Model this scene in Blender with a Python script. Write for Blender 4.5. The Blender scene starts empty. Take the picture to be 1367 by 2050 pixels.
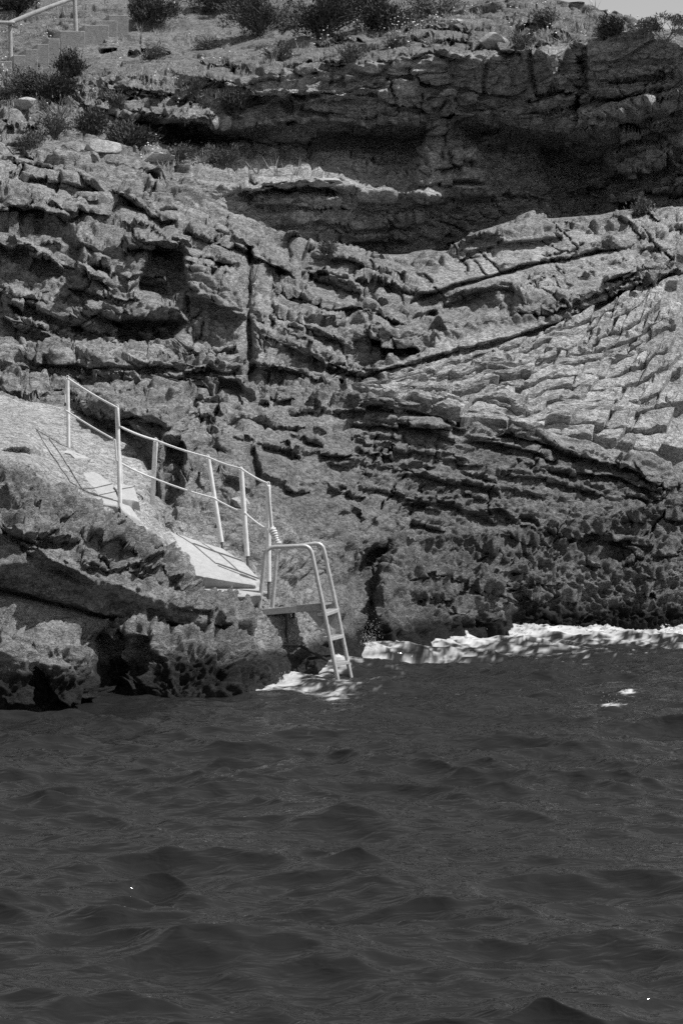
import bpy, math, random
import numpy as np
from mathutils import Vector, Matrix

random.seed(7)
rng = np.random.default_rng(11)
SC = bpy.context.scene
COL = SC.collection

# ------------------------------------------------------------------ camera, sky, sun, exposure
CAMZ, F, CU, CV = 2.2, 4000.0, 683.5, 1025.0          # metres, pixels of the 1367x2050 photograph
PITCH = math.atan(115.0 / F)                           # horizon lies at row 910
cam_d = bpy.data.cameras.new("camera")
cam_d.sensor_fit = 'VERTICAL'; cam_d.sensor_height = 36.0
cam_d.lens = F * 36.0 / 2050.0
cam_d.clip_start = 0.1; cam_d.clip_end = 3000
cam = bpy.data.objects.new("camera", cam_d); COL.objects.link(cam)
cam.location = (0, 0, CAMZ); cam.rotation_euler = (math.pi / 2 - PITCH, 0, 0)
SC.camera = cam

SUN_EL, SUN_AZ = math.radians(57), math.radians(9)     # azimuth: from +X (right) towards the camera
to_sun = Vector((math.cos(SUN_EL) * math.cos(SUN_AZ), -math.cos(SUN_EL) * math.sin(SUN_AZ), math.sin(SUN_EL)))
world = bpy.data.worlds.new("World"); SC.world = world; world.use_nodes = True
wn = world.node_tree.nodes; wl = world.node_tree.links
bg = wn['Background']; bg.inputs['Strength'].default_value = 0.12
sky = wn.new('ShaderNodeTexSky'); sky.sky_type = 'NISHITA'; sky.sun_disc = False
sky.sun_elevation = SUN_EL; sky.sun_rotation = math.radians(98)
bw = wn.new('ShaderNodeRGBToBW')                       # black-and-white photograph
wl.new(sky.outputs[0], bw.inputs[0]); wl.new(bw.outputs[0], bg.inputs['Color'])
sun_d = bpy.data.lights.new("sun", 'SUN'); sun_d.energy = 4.3; sun_d.angle = math.radians(0.53)
sun = bpy.data.objects.new("sun", sun_d); COL.objects.link(sun)
sun.rotation_euler = (-to_sun).to_track_quat('-Z', 'Y').to_euler()
sun.location = (20, 0, 30)
SC.view_settings.view_transform = 'Standard'; SC.view_settings.look = 'None'
SC.view_settings.exposure = 0.31; SC.view_settings.gamma = 1.0
SC.view_settings.use_curve_mapping = False
SC.cycles.use_denoising = False

# ------------------------------------------------------------------ helpers
cp, sp_ = math.cos(PITCH), math.sin(PITCH)
def pix(u, v, d):
    """point on the ray through pixel (u,v) at world depth y=d"""
    a = (np.asarray(u, float) - CU) / F; b = (CV - np.asarray(v, float)) / F
    fy = cp + b * sp_; fz = -sp_ + b * cp
    k = d / fy
    return np.stack([a * k, np.broadcast_to(d, np.shape(k)) * 1.0, CAMZ + fz * k], -1)
def P3(u, v, d): return Vector([float(q) for q in pix(u, v, d)])
def proj(P):
    x, y, z = P[..., 0], P[..., 1], P[..., 2] - CAMZ
    fwd = y * cp - z * sp_; up = y * sp_ + z * cp
    return CU + F * x / fwd, CV - F * up / fwd
def v_of(d, z): return CV - F * ((d * sp_ + (z - CAMZ) * cp) / (d * cp - (z - CAMZ) * sp_))

_perm = rng.permutation(256).astype(np.int32); _perm = np.concatenate([_perm, _perm, _perm])
_g = rng.normal(size=(256, 3)).astype(np.float32); _g /= np.linalg.norm(_g, axis=1, keepdims=True)
def perlin(P):
    P = np.asarray(P, np.float32); Pi = np.floor(P).astype(np.int32); f = P - Pi
    w = f * f * f * (f * (f * 6 - 15) + 10); Pi &= 255
    out = 0
    for i in (0, 1):
        hx = _perm[Pi[:, 0] + i]; wx = w[:, 0] if i else 1 - w[:, 0]
        for j in (0, 1):
            hy = _perm[hx + Pi[:, 1] + j]; wy = w[:, 1] if j else 1 - w[:, 1]
            for k in (0, 1):
                g = _g[_perm[hy + Pi[:, 2] + k] & 255]; wz = w[:, 2] if k else 1 - w[:, 2]
                out = out + wx * wy * wz * (g[:, 0] * (f[:, 0] - i) + g[:, 1] * (f[:, 1] - j) + g[:, 2] * (f[:, 2] - k))
    return out * 1.6
def fbm(P, s, octv=4, gain=.5, lac=2.03, ridged=False):
    P = np.asarray(P, np.float32) / s; a = 1.0; t = 0; n = 0
    for o in range(octv):
        v = perlin(P + o * 17.3)
        if ridged: v = 1 - 2 * np.abs(v)
        t = t + a * v; n += a; a *= gain; P = P * lac
    return t / n
def hash3(I, k):
    I = I & 255
    return _perm[_perm[_perm[I[..., 0] + k] + I[..., 1]] + I[..., 2]]
def voro(P, jit=.9):
    """F1, F2, cell hash, vector from cell centre"""
    P = np.asarray(P, np.float32); Pi = np.floor(P).astype(np.int32)
    n = len(P); f1 = np.full(n, 9., np.float32); f2 = f1.copy(); cid = np.zeros(n, np.int32); vec = np.zeros((n, 3), np.float32)
    for i in (-1, 0, 1):
        for j in (-1, 0, 1):
            for k in (-1, 0, 1):
                I = Pi + np.array([i, j, k], np.int32)
                h = hash3(I, 0)
                c = np.stack([_perm[h], _perm[h + 91], _perm[h + 177]], -1).astype(np.float32) / 256.
                dv = P - (I + .5 + (c - .5) * jit)
                dd = np.sqrt((dv * dv).sum(1))
                m = dd < f1
                f2 = np.where(m, f1, np.minimum(f2, dd)); f1 = np.where(m, dd, f1)
                cid = np.where(m, h + 256 * ((I[:, 0] * 7 + I[:, 1] * 13 + I[:, 2] * 29) & 63), cid)
                vec = np.where(m[:, None], dv, vec)
    return f1, f2, cid, vec
def facets(P, tilt=.5):
    """fractured rock: every cell a tilted plane at its own height, grooves between"""
    f1, f2, cid, vec = voro(P)
    h = cid & 255
    off = _perm[h] / 255. - .5
    t = sum((_perm[h + 31 * (q + 1)] / 255. - .5) * vec[:, q] for q in range(3))
    return ((off + tilt * 2 * t) * sstep(0, .13, f2 - f1)).astype(np.float32), (f2 - f1)
def sstep(a, b, x):
    t = np.clip((x - a) / (b - a), 0, 1); return t * t * (3 - 2 * t)
def in_poly(poly, U, V):
    r = np.zeros(U.shape, bool); n = len(poly)
    for i in range(n):
        x0, y0 = poly[i]; x1, y1 = poly[(i + 1) % n]
        c = ((y0 > V) != (y1 > V)) & (U < (x1 - x0) * (V - y0) / ((y1 - y0) or 1e-9) + x0)
        r ^= c
    return r
def blur(A, n, axis):
    if n < 1: return A
    pad = [(0, 0)] * A.ndim; pad[axis] = (n + 1, n)
    c = np.cumsum(np.pad(A, pad, mode='edge'), axis=axis, dtype=np.float64)
    s1 = [slice(None)] * A.ndim; s0 = [slice(None)] * A.ndim
    s1[axis] = slice(2 * n + 1, None); s0[axis] = slice(0, -(2 * n + 1))
    return ((c[tuple(s1)] - c[tuple(s0)]) / (2 * n + 1)).astype(np.float32)
def blur2(A, n): return blur(blur(blur(blur(A, n, 0), n, 1), n, 0), n, 1)

def mesh_np(name, V, Fq, mat, parent=None, smooth=True, attrs=None):
    V = np.asarray(V, np.float32); Fq = np.asarray(Fq, np.int32)
    me = bpy.data.meshes.new(name); k = Fq.shape[1]
    me.vertices.add(len(V)); me.vertices.foreach_set('co', V.ravel())
    me.loops.add(Fq.size); me.loops.foreach_set('vertex_index', Fq.ravel())
    me.polygons.add(len(Fq)); me.polygons.foreach_set('loop_start', np.arange(len(Fq), dtype=np.int32) * k)
    me.polygons.foreach_set('use_smooth', np.full(len(Fq), smooth))
    for an, av in (attrs or {}).items():
        a = me.attributes.new(an, 'FLOAT', 'POINT'); a.data.foreach_set('value', np.asarray(av, np.float32).ravel())
    me.update(calc_edges=True); me.validate()
    if mat: me.materials.append(mat)
    return link(name, me, parent)
def link(name, me, parent=None):
    o = bpy.data.objects.new(name, me); COL.objects.link(o)
    if parent: o.parent = parent
    return o
def empty(name, loc=(0, 0, 0)):
    o = bpy.data.objects.new(name, None); COL.objects.link(o); o.location = loc; o.empty_display_size = .1
    return o
def tag(o, label=None, cat=None, group=None, kind=None):
    if label: o['label'] = label
    if cat: o['category'] = cat
    if group: o['group'] = group
    if kind: o['kind'] = kind
    return o
class MB:
    def __init__(s): s.v = []; s.f = []
    def add(s, vs, fs):
        b = len(s.v); s.v += [tuple(q) for q in vs]; s.f += [tuple(b + i for i in f) for f in fs]
    def tube(s, pts, r, n=10, cap=True):
        pts = [Vector(p) for p in pts]; rs = r if hasattr(r, '__len__') else [r] * len(pts)
        b = len(s.v); x = None
        for i, p in enumerate(pts):
            t = (pts[min(i + 1, len(pts) - 1)] - pts[max(i - 1, 0)]).normalized()
            if x is None:
                x = t.cross(Vector((0, 0, 1)) if abs(t.z) < .9 else Vector((1, 0, 0))).normalized()
            x = (x - t * x.dot(t)).normalized(); y = t.cross(x)
            for k in range(n):
                a = 2 * math.pi * k / n; s.v.append(tuple(p + (x * math.cos(a) + y * math.sin(a)) * rs[i]))
        for i in range(len(pts) - 1):
            for k in range(n):
                s.f.append((b + i * n + k, b + i * n + (k + 1) % n, b + (i + 1) * n + (k + 1) % n, b + (i + 1) * n + k))
        if cap:
            s.f.append(tuple(b + k for k in range(n))[::-1]); e = b + (len(pts) - 1) * n
            s.f.append(tuple(e + k for k in range(n)))
    def prism(s, top, drop):
        """polygon of points swept by vector drop, closed"""
        n = len(top); top = [Vector(p) for p in top]; drop = Vector(drop)
        s.add(top + [p + drop for p in top], [tuple(range(n)), tuple(range(2 * n - 1, n - 1, -1))] +
              [(i, n + i, n + (i + 1) % n, (i + 1) % n) for i in range(n)])
    def hexa(s, p):
        s.add(p, [(0, 1, 2, 3), (7, 6, 5, 4), (0, 4, 5, 1), (1, 5, 6, 2), (2, 6, 7, 3), (3, 7, 4, 0)])
    def build(s, name, mat, parent=None, smooth=True, bevel=0):
        me = bpy.data.meshes.new(name); me.from_pydata(s.v, [], s.f); me.update()
        if smooth:
            me.polygons.foreach_set('use_smooth', [True] * len(me.polygons)); me.set_sharp_from_angle(angle=math.radians(40))
        me.materials.append(mat); o = link(name, me, parent)
        if bevel:
            m = o.modifiers.new('bevel', 'BEVEL'); m.width = bevel; m.segments = 2; m.limit_method = 'ANGLE'
        return o

# ------------------------------------------------------------------ materials (all neutral grey: black-and-white picture)
def newmat(name):
    m = bpy.data.materials.new(name); m.use_nodes = True
    return m, m.node_tree.nodes, m.node_tree.links, m.node_tree.nodes['Principled BSDF']
def grey(v): return (v, v, v, 1)
def noise_node(N, L, scale, detail=6, rough=.6, vec=None):
    t = N.new('ShaderNodeTexNoise'); t.inputs['Scale'].default_value = scale; t.inputs['Detail'].default_value = detail
    t.inputs['Roughness'].default_value = rough
    if vec: L.new(vec, t.inputs['Vector'])
    return t
def maprange(N, L, src, a, b, c, d):
    m = N.new('ShaderNodeMapRange'); L.new(src, m.inputs[0])
    for i, q in enumerate((a, b, c, d)): m.inputs[i + 1].default_value = q
    return m.outputs[0]
def mul(N, L, a, b, op='MULTIPLY'):
    m = N.new('ShaderNodeMath'); m.operation = op; L.new(a, m.inputs[0])
    if isinstance(b, (int, float)): m.inputs[1].default_value = b
    else: L.new(b, m.inputs[1])
    return m.outputs[0]
def rock_mat(name, base=None, bump=.02, bscale=60, rough=.92, vary=.5):
    m, N, L, B = newmat(name)
    tc = N.new('ShaderNodeTexCoord').outputs['Object']
    mp = N.new('ShaderNodeMapping'); mp.inputs['Scale'].default_value = (.8, .8, 1.35); L.new(tc, mp.inputs['Vector'])
    n1 = noise_node(N, L, 1.7, 8, .65, tc); n2 = noise_node(N, L, 13, 10, .75, mp.outputs[0]); n3 = noise_node(N, L, 60, 6, .75, tc)
    v = mul(N, L, maprange(N, L, n1.outputs[0], .3, .7, 1 - vary * .55, 1 + vary * .45), maprange(N, L, n2.outputs[0], .34, .66, 1 - vary * .8, 1 + vary * .55))
    v = mul(N, L, v, maprange(N, L, n3.outputs[0], .34, .66, 1 - vary * .6, 1 + vary * .5))
    if vary > .4:                                                          # dark pits, lichen spots and dirt-filled hairline cracks
        n4 = noise_node(N, L, 34, 4, .6, mp.outputs[0]); v = mul(N, L, v, maprange(N, L, n4.outputs[0],   .56, .68, 1, .55))
        n5 = noise_node(N, L, 3.2, 5, .6, mp.outputs[0]); n5.inputs['Distortion'].default_value = .5
        q5 = N.new('ShaderNodeMath'); q5.operation = 'ABSOLUTE'; L.new(mul(N, L, n5.outputs[0], -.5, 'ADD'), q5.inputs[0])
        v = mul(N, L, v, maprange(N, L, q5.outputs[0], .003, .012, .45, 1))
        v = mul(N, L, v, 1.12)
    if base is None:
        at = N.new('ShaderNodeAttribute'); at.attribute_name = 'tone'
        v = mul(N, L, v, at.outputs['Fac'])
    else: v = mul(N, L, v, base)
    v = mul(N, L, v, .62, 'MINIMUM'); v = mul(N, L, v, .015, 'MAXIMUM')
    L.new(v, B.inputs['Base Color'])
    B.inputs['Roughness'].default_value = rough; B.inputs['Specular IOR Level'].default_value = .25
    h = noise_node(N, L, bscale, 10, .75, mp.outputs[0])
    h2 = noise_node(N, L, bscale * .45, 6, .6, mp.outputs[0]); h2.inputs['Distortion'].default_value = .8
    ab = mul(N, L, mul(N, L, h2.outputs[0], -.5, 'ADD'), 0.0, 'ADD'); an = N.new('ShaderNodeMath'); an.operation = 'ABSOLUTE'; L.new(ab, an.inputs[0])
    e = maprange(N, L, an.outputs[0], 0, .035, -.30, 0)                     # thin meandering cracks and pits
    hs = mul(N, L, h.outputs[0], e, 'ADD')
    bp = N.new('ShaderNodeBump'); bp.inputs['Strength'].default_value = 1; bp.inputs['Distance'].default_value = bump
    L.new(hs, bp.inputs['Height']); L.new(bp.outputs[0], B.inputs['Normal'])
    return m
M = {}
M['rock'] = rock_mat('limestone', None, .05, 24, vary=.46)
M['boulder'] = rock_mat('pale_limestone', .42, .02, 20, vary=.35)
M['concrete'] = rock_mat('concrete', .37, .004, 40, .85, .16)
M['stair'] = rock_mat('weathered_concrete', .36, .01, 30, .9, .3)
M['wood'] = rock_mat('grey_wood', .36, .006, 30, .8, .3)
def plain(name, v, rough=.5, metal=0., vary=.2, scale=20, bump=0., spec=.5):
    m, N, L, B = newmat(name)
    tc = N.new('ShaderNodeTexCoord').outputs['Object']; n = noise_node(N, L, scale, 6, .65, tc)
    L.new(mul(N, L, maprange(N, L, n.outputs[0], .3, .7, 1 - vary, 1 + vary), v), B.inputs['Base Color'])
    B.inputs['Roughness'].default_value = rough; B.inputs['Metallic'].default_value = metal; B.inputs['Specular IOR Level'].default_value = spec
    if bump:
        bp = N.new('ShaderNodeBump'); bp.inputs['Distance'].default_value = bump; L.new(n.outputs[0], bp.inputs['Height']); L.new(bp.outputs[0], B.inputs['Normal'])
    return m
M['post'] = plain('white_plastic_pipe', .66, .5, 0, .16, 14)
M['stub'] = plain('rusty_iron', .09, .8, 0, .4, 60)
M['rope'] = plain('white_rope', .62, .9, 0, .2, 150, .004)
M['steel'] = plain('brushed_steel', .42, .42, .25, .24, 25)
M['steel_dark'] = plain('weathered_steel', .26, .6, .2, .25, 40)
M['iron_wet'] = plain('dark_wet_iron', .03, .35, 0, .5, 40)
M['leaf_dark'] = plain('dark_foliage', .065, .7, 0, .55, 9, spec=.2)
M['leaf_mid'] = plain('grey_foliage', .12, .75, 0, .5, 12, spec=.2)
M['grass'] = plain('dry_grass', .30, .8, 0, .4, 9, spec=.2)
M['twig'] = plain('twig', .12, .9, 0, .3, 30)
M['flower'] = plain('white_petals', .75, .8, 0, .1, 30)
def foam_mat():
    m, N, L, B = newmat('foam')
    tc = N.new('ShaderNodeTexCoord').outputs['Object']; n = noise_node(N, L, 30, 8, .7, tc)
    L.new(maprange(N, L, n.outputs[0], .34, .66, .16, .66), B.inputs['Base Color']); B.inputs['Roughness'].default_value = .8
    bp = N.new('ShaderNodeBump'); bp.inputs['Distance'].default_value = .03; L.new(n.outputs[0], bp.inputs['Height']); L.new(bp.outputs[0], B.inputs['Normal'])
    return m
M['foam'] = foam_mat()
def sea_mat():
    m, N, L, B = newmat('sea_water')
    at = N.new('ShaderNodeAttribute'); at.attribute_name = 'foam'
    L.new(maprange(N, L, at.outputs['Fac'], 0, 1, .017, .55), B.inputs['Base Color']); L.new(maprange(N, L, at.outputs['Fac'], 0, 1, .05, .7), B.inputs['Roughness'])
    B.inputs['IOR'].default_value = 1.333; B.inputs['Specular IOR Level'].default_value = .5
    tc = N.new('ShaderNodeTexCoord').outputs['Object']
    mp = N.new('ShaderNodeMapping'); mp.inputs['Scale'].default_value = (.42, 1.0, 1); mp.inputs['Rotation'].default_value = (0, 0, .18)
    L.new(tc, mp.inputs['Vector'])
    a = noise_node(N, L, 13, 2.5, .5, mp.outputs[0]); a.inputs['Distortion'].default_value = .6
    bp = N.new('ShaderNodeBump'); bp.inputs['Strength'].default_value = 1; bp.inputs['Distance'].default_value = .018
    L.new(a.outputs[0], bp.inputs['Height']); L.new(bp.outputs[0], B.inputs['Normal'])
    return m
M['sea'] = sea_mat()

# ------------------------------------------------------------------ the cliff: lofted through lines traced along its ledges (u, v, depth)
def wl_(*p): return [(u, v_of(d, 0.0), d) for u, d in p]
LINES = [
 # 0 under water
 [(-700, 1600, 16.2), (0, 1560, 17.1), (350, 1540, 17.8), (560, 1500, 19), (740, 1440, 21.4), (950, 1400, 23.6), (1367, 1380, 24.3), (2100, 1380, 25)],
 # 1 waterline
 wl_((-700, 16.6), (-200, 17.2), (0, 17.35), (190, 17.9), (230, 18.3), (350, 18.1), (420, 18.2), (480, 18.4), (560, 19.35), (640, 20.2), (690, 21.2), (740, 22), (850, 23), (950, 24.2), (1100, 24.6), (1367, 24.9), (2100, 25.8)),
 # 2 top of the lit foot rocks
 [(-700, 1310, 16.9), (-100, 1300, 17.55), (0, 1275, 17.75), (60, 1295, 17.8), (130, 1290, 17.9), (170, 1335, 18.05), (215, 1260, 18.45), (260, 1262, 18.4), (350, 1290, 18.45), (450, 1300, 18.7), (560, 1310, 19.5), (640, 1300, 20.5), (700, 1275, 21.7), (740, 1265, 22.3), (850, 1262, 23.2), (950, 1250, 24.3), (1100, 1245, 24.75), (1367, 1240, 25.0), (2100, 1230, 25.9)],
 # 3 crack line
 [(-700, 1160, 17.4), (0, 1183, 18.25), (100, 1212, 18.45), (170, 1222, 18.5), (230, 1238, 18.6), (330, 1252, 18.75), (450, 1268, 19.0), (490, 1280, 19.3), (560, 1270, 19.75), (640, 1265, 20.75), (700, 1245, 22.0), (760, 1245, 22.6), (850, 1240, 23.5), (1000, 1232, 24.5), (1367, 1222, 25.1), (2100, 1205, 26)],
 # 4 brow of the overhanging face
 [(-700, 1110, 17.2), (0, 1128, 18.0), (100, 1125, 18.15), (200, 1160, 18.25), (290, 1195, 18.4), (350, 1215, 18.6), (430, 1245, 18.9), (480, 1240, 19.15), (500, 1238, 19.5), (560, 1236, 19.85), (640, 1240, 20.85), (700, 1222, 22.1), (760, 1222, 22.9), (850, 1215, 23.7), (1000, 1208, 24.6), (1367, 1195, 25.2), (2100, 1180, 26.1)],
 # 5 upper edge of the rugged rock
 [(-700, 890, 18.6), (0, 918, 19.0), (60, 925, 19.1), (100, 965, 19.2), (160, 1000, 19.4), (230, 1018, 19.7), (275, 1045, 19.85), (330, 1085, 19.75), (365, 1125, 19.65), (385, 1172, 19.6), (430, 1192, 19.65), (480, 1203, 19.75), (520, 1205, 19.95), (560, 1215, 20.4), (640, 1212, 21.2), (700, 1200, 22.4), (740, 1185, 22.9), (780, 1170, 23.5), (900, 1165, 24.2), (1100, 1160, 24.8), (1367, 1140, 25.4), (2100, 1120, 26.4)],
 # 6 far edge of platform and path
 [(-700, 765, 23.6), (0, 797, 23.4), (130, 812, 23.5), (200, 838, 23.3), (250, 860, 23.1), (295, 905, 22.5), (312, 960, 21.9), (325, 1030, 21.3), (355, 1060, 21.1), (400, 1082, 21.0), (445, 1096, 20.95), (495, 1125, 20.85), (530, 1165, 20.6), (560, 1185, 20.9), (640, 1180, 21.8), (690, 1170, 22.8), (730, 1150, 23.3), (770, 1100, 23.9), (830, 1110, 24.3), (900, 1118, 24.6), (1100, 1098, 25.1), (1250, 1060, 25.6), (1367, 1040, 25.9), (2100, 1000, 27)],
 # 7 gully wall top
 [(-700, 735, 24.2), (0, 775, 24.0), (128, 785, 24.0), (140, 778, 23.35), (250, 822, 22.7), (340, 852, 22.2), (372, 868, 22.2), (385, 900, 22.7), (400, 940, 22.5), (430, 980, 22.3), (480, 1010, 21.9), (540, 1040, 21.9), (600, 1060, 22.2), (680, 1065, 22.9), (730, 1080, 23.5), (770, 1078, 23.9), (830, 1085, 24.4), (900, 1080, 24.8), (1100, 1060, 25.3), (1367, 1000, 26.1), (2100, 950, 27.2)],
 # 8 foot of the ledges
 [(-700, 690, 25.3), (0, 745, 25.2), (250, 770, 25.0), (500, 792, 24.9), (640, 815, 25.0), (740, 838, 25.4), (930, 892, 25.8), (1000, 890, 26.1), (1100, 905, 26.3), (1200, 915, 26.4), (1367, 960, 26.5), (2100, 1010, 27)],
 # 9 front edge of the ledge slab
 [(-700, 660, 25.6), (0, 702, 25.6), (250, 716, 25.5), (490, 720, 25.15), (504, 750, 25.3), (520, 772, 25.4), (600, 778, 25.4), (740, 790, 25.5), (840, 797, 25.8), (940, 832, 26.1), (1000, 848, 26.3), (1100, 862, 26.5), (1240, 892, 26.7), (1367, 930, 26.8), (2100, 970, 27.3)],
 # 10 foot of the left cliff / contact line rising to the right
 [(-700, 640, 27.2), (0, 688, 27.0), (250, 705, 26.8), (490, 715, 26.3), (515, 745, 26.0), (600, 762, 26.0), (670, 768, 26.1), (760, 750, 26.6), (900, 707, 27.2), (1020, 678, 27.6), (1130, 640, 28.0), (1200, 605, 28.4), (1320, 550, 29.0), (1367, 530, 29.3), (2100, 320, 32)],
 # 11 middle of the cliff
 [(-700, 400, 28.4), (0, 450, 28.2), (120, 480, 28.1), (250, 500, 28.0), (400, 530, 27.7), (500, 590, 27.4), (600, 640, 27.2), (700, 660, 27.2), (800, 660, 27.4), (900, 640, 27.9), (1000, 632, 28.2), (1130, 600, 28.4), (1200, 578, 28.6), (1320, 528, 29.2), (1367, 508, 29.5), (2100, 290, 32)],
 # 12 crest of the lit slope
 [(-700, 240, 31.2), (0, 285, 30.9), (100, 292, 30.9), (200, 305, 30.7), (300, 330, 30.5), (370, 360, 30.3), (430, 420, 29.9), (520, 462, 29.8), (640, 490, 29.8), (750, 512, 29.8), (860, 508, 29.9), (905, 503, 29.9), (950, 468, 29.9), (1050, 440, 30.2), (1200, 432, 30.4), (1260, 420, 30.5), (1367, 418, 30.8), (2100, 250, 33)],
 # 13 behind the crest
 [(-700, 236, 32.2), (0, 280, 31.8), (100, 287, 31.8), (200, 300, 31.8), (300, 325, 31.4), (370, 354, 31.2), (430, 414, 31.2), (520, 455, 31.8), (640, 482, 33), (750, 504, 34.2), (860, 500, 34.6), (905, 495, 35), (950, 460, 35), (1050, 432, 35.0), (1200, 424, 35.2), (1260, 412, 35.0), (1367, 408, 34.6), (2100, 240, 34)],
 # 14 brow of the lower dark ledges
 [(-700, 200, 34.5), (0, 235, 33.6), (100, 245, 33.6), (200, 270, 33.2), (300, 305, 32.4), (370, 335, 31.8), (430, 372, 31.5), (500, 374, 31.6), (560, 362, 31.8), (620, 352, 32.0), (690, 372, 32.4), (750, 382, 32.8), (830, 388, 33.2), (900, 400, 34.2), (1000, 400, 34.7), (1100, 390, 35.3), (1200, 385, 35.4), (1300, 350, 34.8), (1367, 320, 34.3), (2100, 200, 34)],
 # 15 back of the recess
 [(-700, 150, 37.5), (0, 195, 36.5), (100, 205, 36), (200, 232, 35.5), (300, 258, 35.2), (420, 285, 35.2), (500, 285, 34.6), (620, 300, 34.7), (700, 290, 34.9), (800, 290, 35.0), (870, 270, 34.9), (920, 262, 34.9), (1000, 275, 35.0), (1090, 300, 35.8), (1160, 330, 35.8), (1220, 335, 35.3), (1300, 290, 34.6), (1367, 250, 33.8), (2100, 150, 33.6)],
 # 16 lip of the overhang
 [(-700, 140, 38), (0, 180, 37), (100, 190, 36.5), (200, 215, 35), (300, 232, 34), (340, 240, 33.8), (440, 250, 33.6), (500, 250, 33.5), (620, 258, 33.6), (700, 250, 33.7), (800, 250, 33.8), (900, 238, 33.8), (1000, 240, 33.9), (1080, 260, 34), (1160, 270, 33.7), (1250, 225, 33.3), (1367, 160, 32.9), (2100, 90, 32.6)],
 # 17 crest of the shaded cliff
 [(-700, 100, 39.5), (0, 150, 38.6), (100, 165, 38.2), (200, 150, 37.2), (300, 150, 36.2), (420, 160, 34.8), (470, 168, 33.6), (540, 140, 33.1), (620, 132, 33.0), (700, 125, 33.0), (780, 118, 32.95), (900, 110, 32.9), (1000, 105, 32.85), (1100, 95, 32.8), (1160, 90, 32.8), (1215, 88, 32.6), (1235, 62, 32.6), (1265, 58, 32.5), (1310, 78, 32.4), (1367, 95, 32.3), (2100, 60, 32)],
 # 18 slope behind the crest
 [(-700, 60, 42), (0, 100, 40.5), (150, 85, 40.2), (300, 95, 39.5), (420, 115, 38), (540, 112, 36.4), (620, 108, 35.6), (700, 98, 35.6), (800, 85, 35.5), (900, 72, 35.2), (1000, 70, 35), (1100, 62, 34.6), (1180, 68, 34.2), (1225, 70, 33.8), (1240, 57, 33.6), (1265, 53, 33.5), (1310, 70, 33.4), (1367, 84, 33.4), (2100, 50, 33)],
 # 19 hilltop
 [(-700, -60, 46), (0, 0, 44), (150, 10, 43.5), (300, 0, 44), (420, 0, 44), (540, 20, 43), (700, 30, 41), (800, 28, 39.5), (900, 10, 38.5), (1000, -3, 37.5), (1080, -2, 37), (1130, 2, 36.8), (1180, 10, 36.5), (1200, 18, 36.2), (1225, 30, 35.8), (1262, 40, 35.2), (1310, 62, 34.6), (1367, 74, 34.6), (2100, 40, 35)],
 # 20 further up and behind
 [(-700, -260, 58), (0, -260, 58), (300, -240, 58), (540, -200, 56), (700, -140, 52), (800, -80, 47), (900, -20, 42), (1000, 4, 41), (1100, 8, 41), (1180, 30, 41), (1225, 50, 41), (1262, 62, 41), (1310, 82, 41), (1367, 92, 41), (2100, 80, 41)],
 # 21 back side
 [(-700, v_of(90, 6), 90), (0, v_of(90, 6), 90), (700, v_of(80, 5), 80), (1000, v_of(65, 4), 65), (1367, v_of(60, 3), 60), (2100, v_of(60, 3), 60)],
]
def expand(a, b, s0, g):
    r = []; x = a; s = s0
    while x < b: x += s; s *= g; r.append(x)
    return r
ULEFT = [-22 - x for x in expand(0, 680, 4, 1.07)][::-1]
URIGHT = [1389 + x for x in expand(0, 700, 4, 1.07)]
UC = np.array(ULEFT + list(np.arange(-22, 1390, 2.2)) + URIGHT)
UC = np.clip(UC, -700, 2100)
NU = len(UC)
inf = (UC > -30) & (UC < 1400)
ug = np.arange(-720, 2121, 2.0); kern = np.exp(-.5 * (np.arange(-12, 13) / 3.0) ** 2); kern /= kern.sum()
LV, LD = [], []
for i, ln in enumerate(LINES):
    a = np.array(ln, float)
    vv = np.convolve(np.pad(np.interp(ug, a[:, 0], a[:, 1]), 12, mode='edge'), kern, 'valid')
    dd = np.convolve(np.pad(np.interp(ug, a[:, 0], a[:, 2]), 12, mode='edge'), kern, 'valid')
    q = np.stack([ug, np.full_like(ug, i * 91.7), ug * 0], -1)
    if 1 < i < 20:
        amp = 5.0 if i not in (12, 13) else 4.0
        vj = amp * fbm(np.stack([ug, np.full_like(ug, (12 if i == 13 else i) * 91.7), ug * 0], -1), 70, 5 if i in (12, 13) else 3, .6 if i in (12, 13) else .5)
        vv = vv + vj
        dd = dd + .10 * fbm(q + 500, 110, 2, .5) * (0.3 if i in (5, 6, 12, 13) else 1)
    LV.append(vv); LD.append(dd)
LV = np.array(LV); LD = np.array(LD); LV[13] = LV[12] - 3.0
def base_depth(u, v):
    i = int(round((u + 720) / 2)); vs = LV[1:20, i][::-1]; ds = LD[1:20, i][::-1]
    o = np.maximum.accumulate(vs)
    return float(np.interp(v, o, ds))
LVc = np.array([np.interp(UC, ug, a) for a in LV]); LDc = np.array([np.interp(UC, ug, a) for a in LD])
rowsV, rowsD, rowT = [], [], []
for i in range(len(LINES) - 1):
    span = np.abs(LVc[i] - LVc[i + 1])[inf]
    n = int(np.clip(np.percentile(span, 80) / 2.2, 5, 190))
    if i == 0: n = 18
    if i == 12: n = 18
    if 16 <= i <= 18: n = int(n * 1.7)
    if i >= 19: n = 12
    for k in range(n):
        t = k / n if i != 12 else (k / n) ** 2.6
        rowsV.append(LVc[i] * (1 - t) + LVc[i + 1] * t); rowsD.append(LDc[i] * (1 - t) + LDc[i + 1] * t); rowT.append(i + t)
rowsV.append(LVc[-1]); rowsD.append(LDc[-1]); rowT.append(len(LINES) - 1)
GV = np.array(rowsV); GD = np.array(rowsD); GU = np.broadcast_to(UC, GV.shape).copy(); GT = np.array(rowT)[:, None] + 0 * GV
NR = GV.shape[0]

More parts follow.
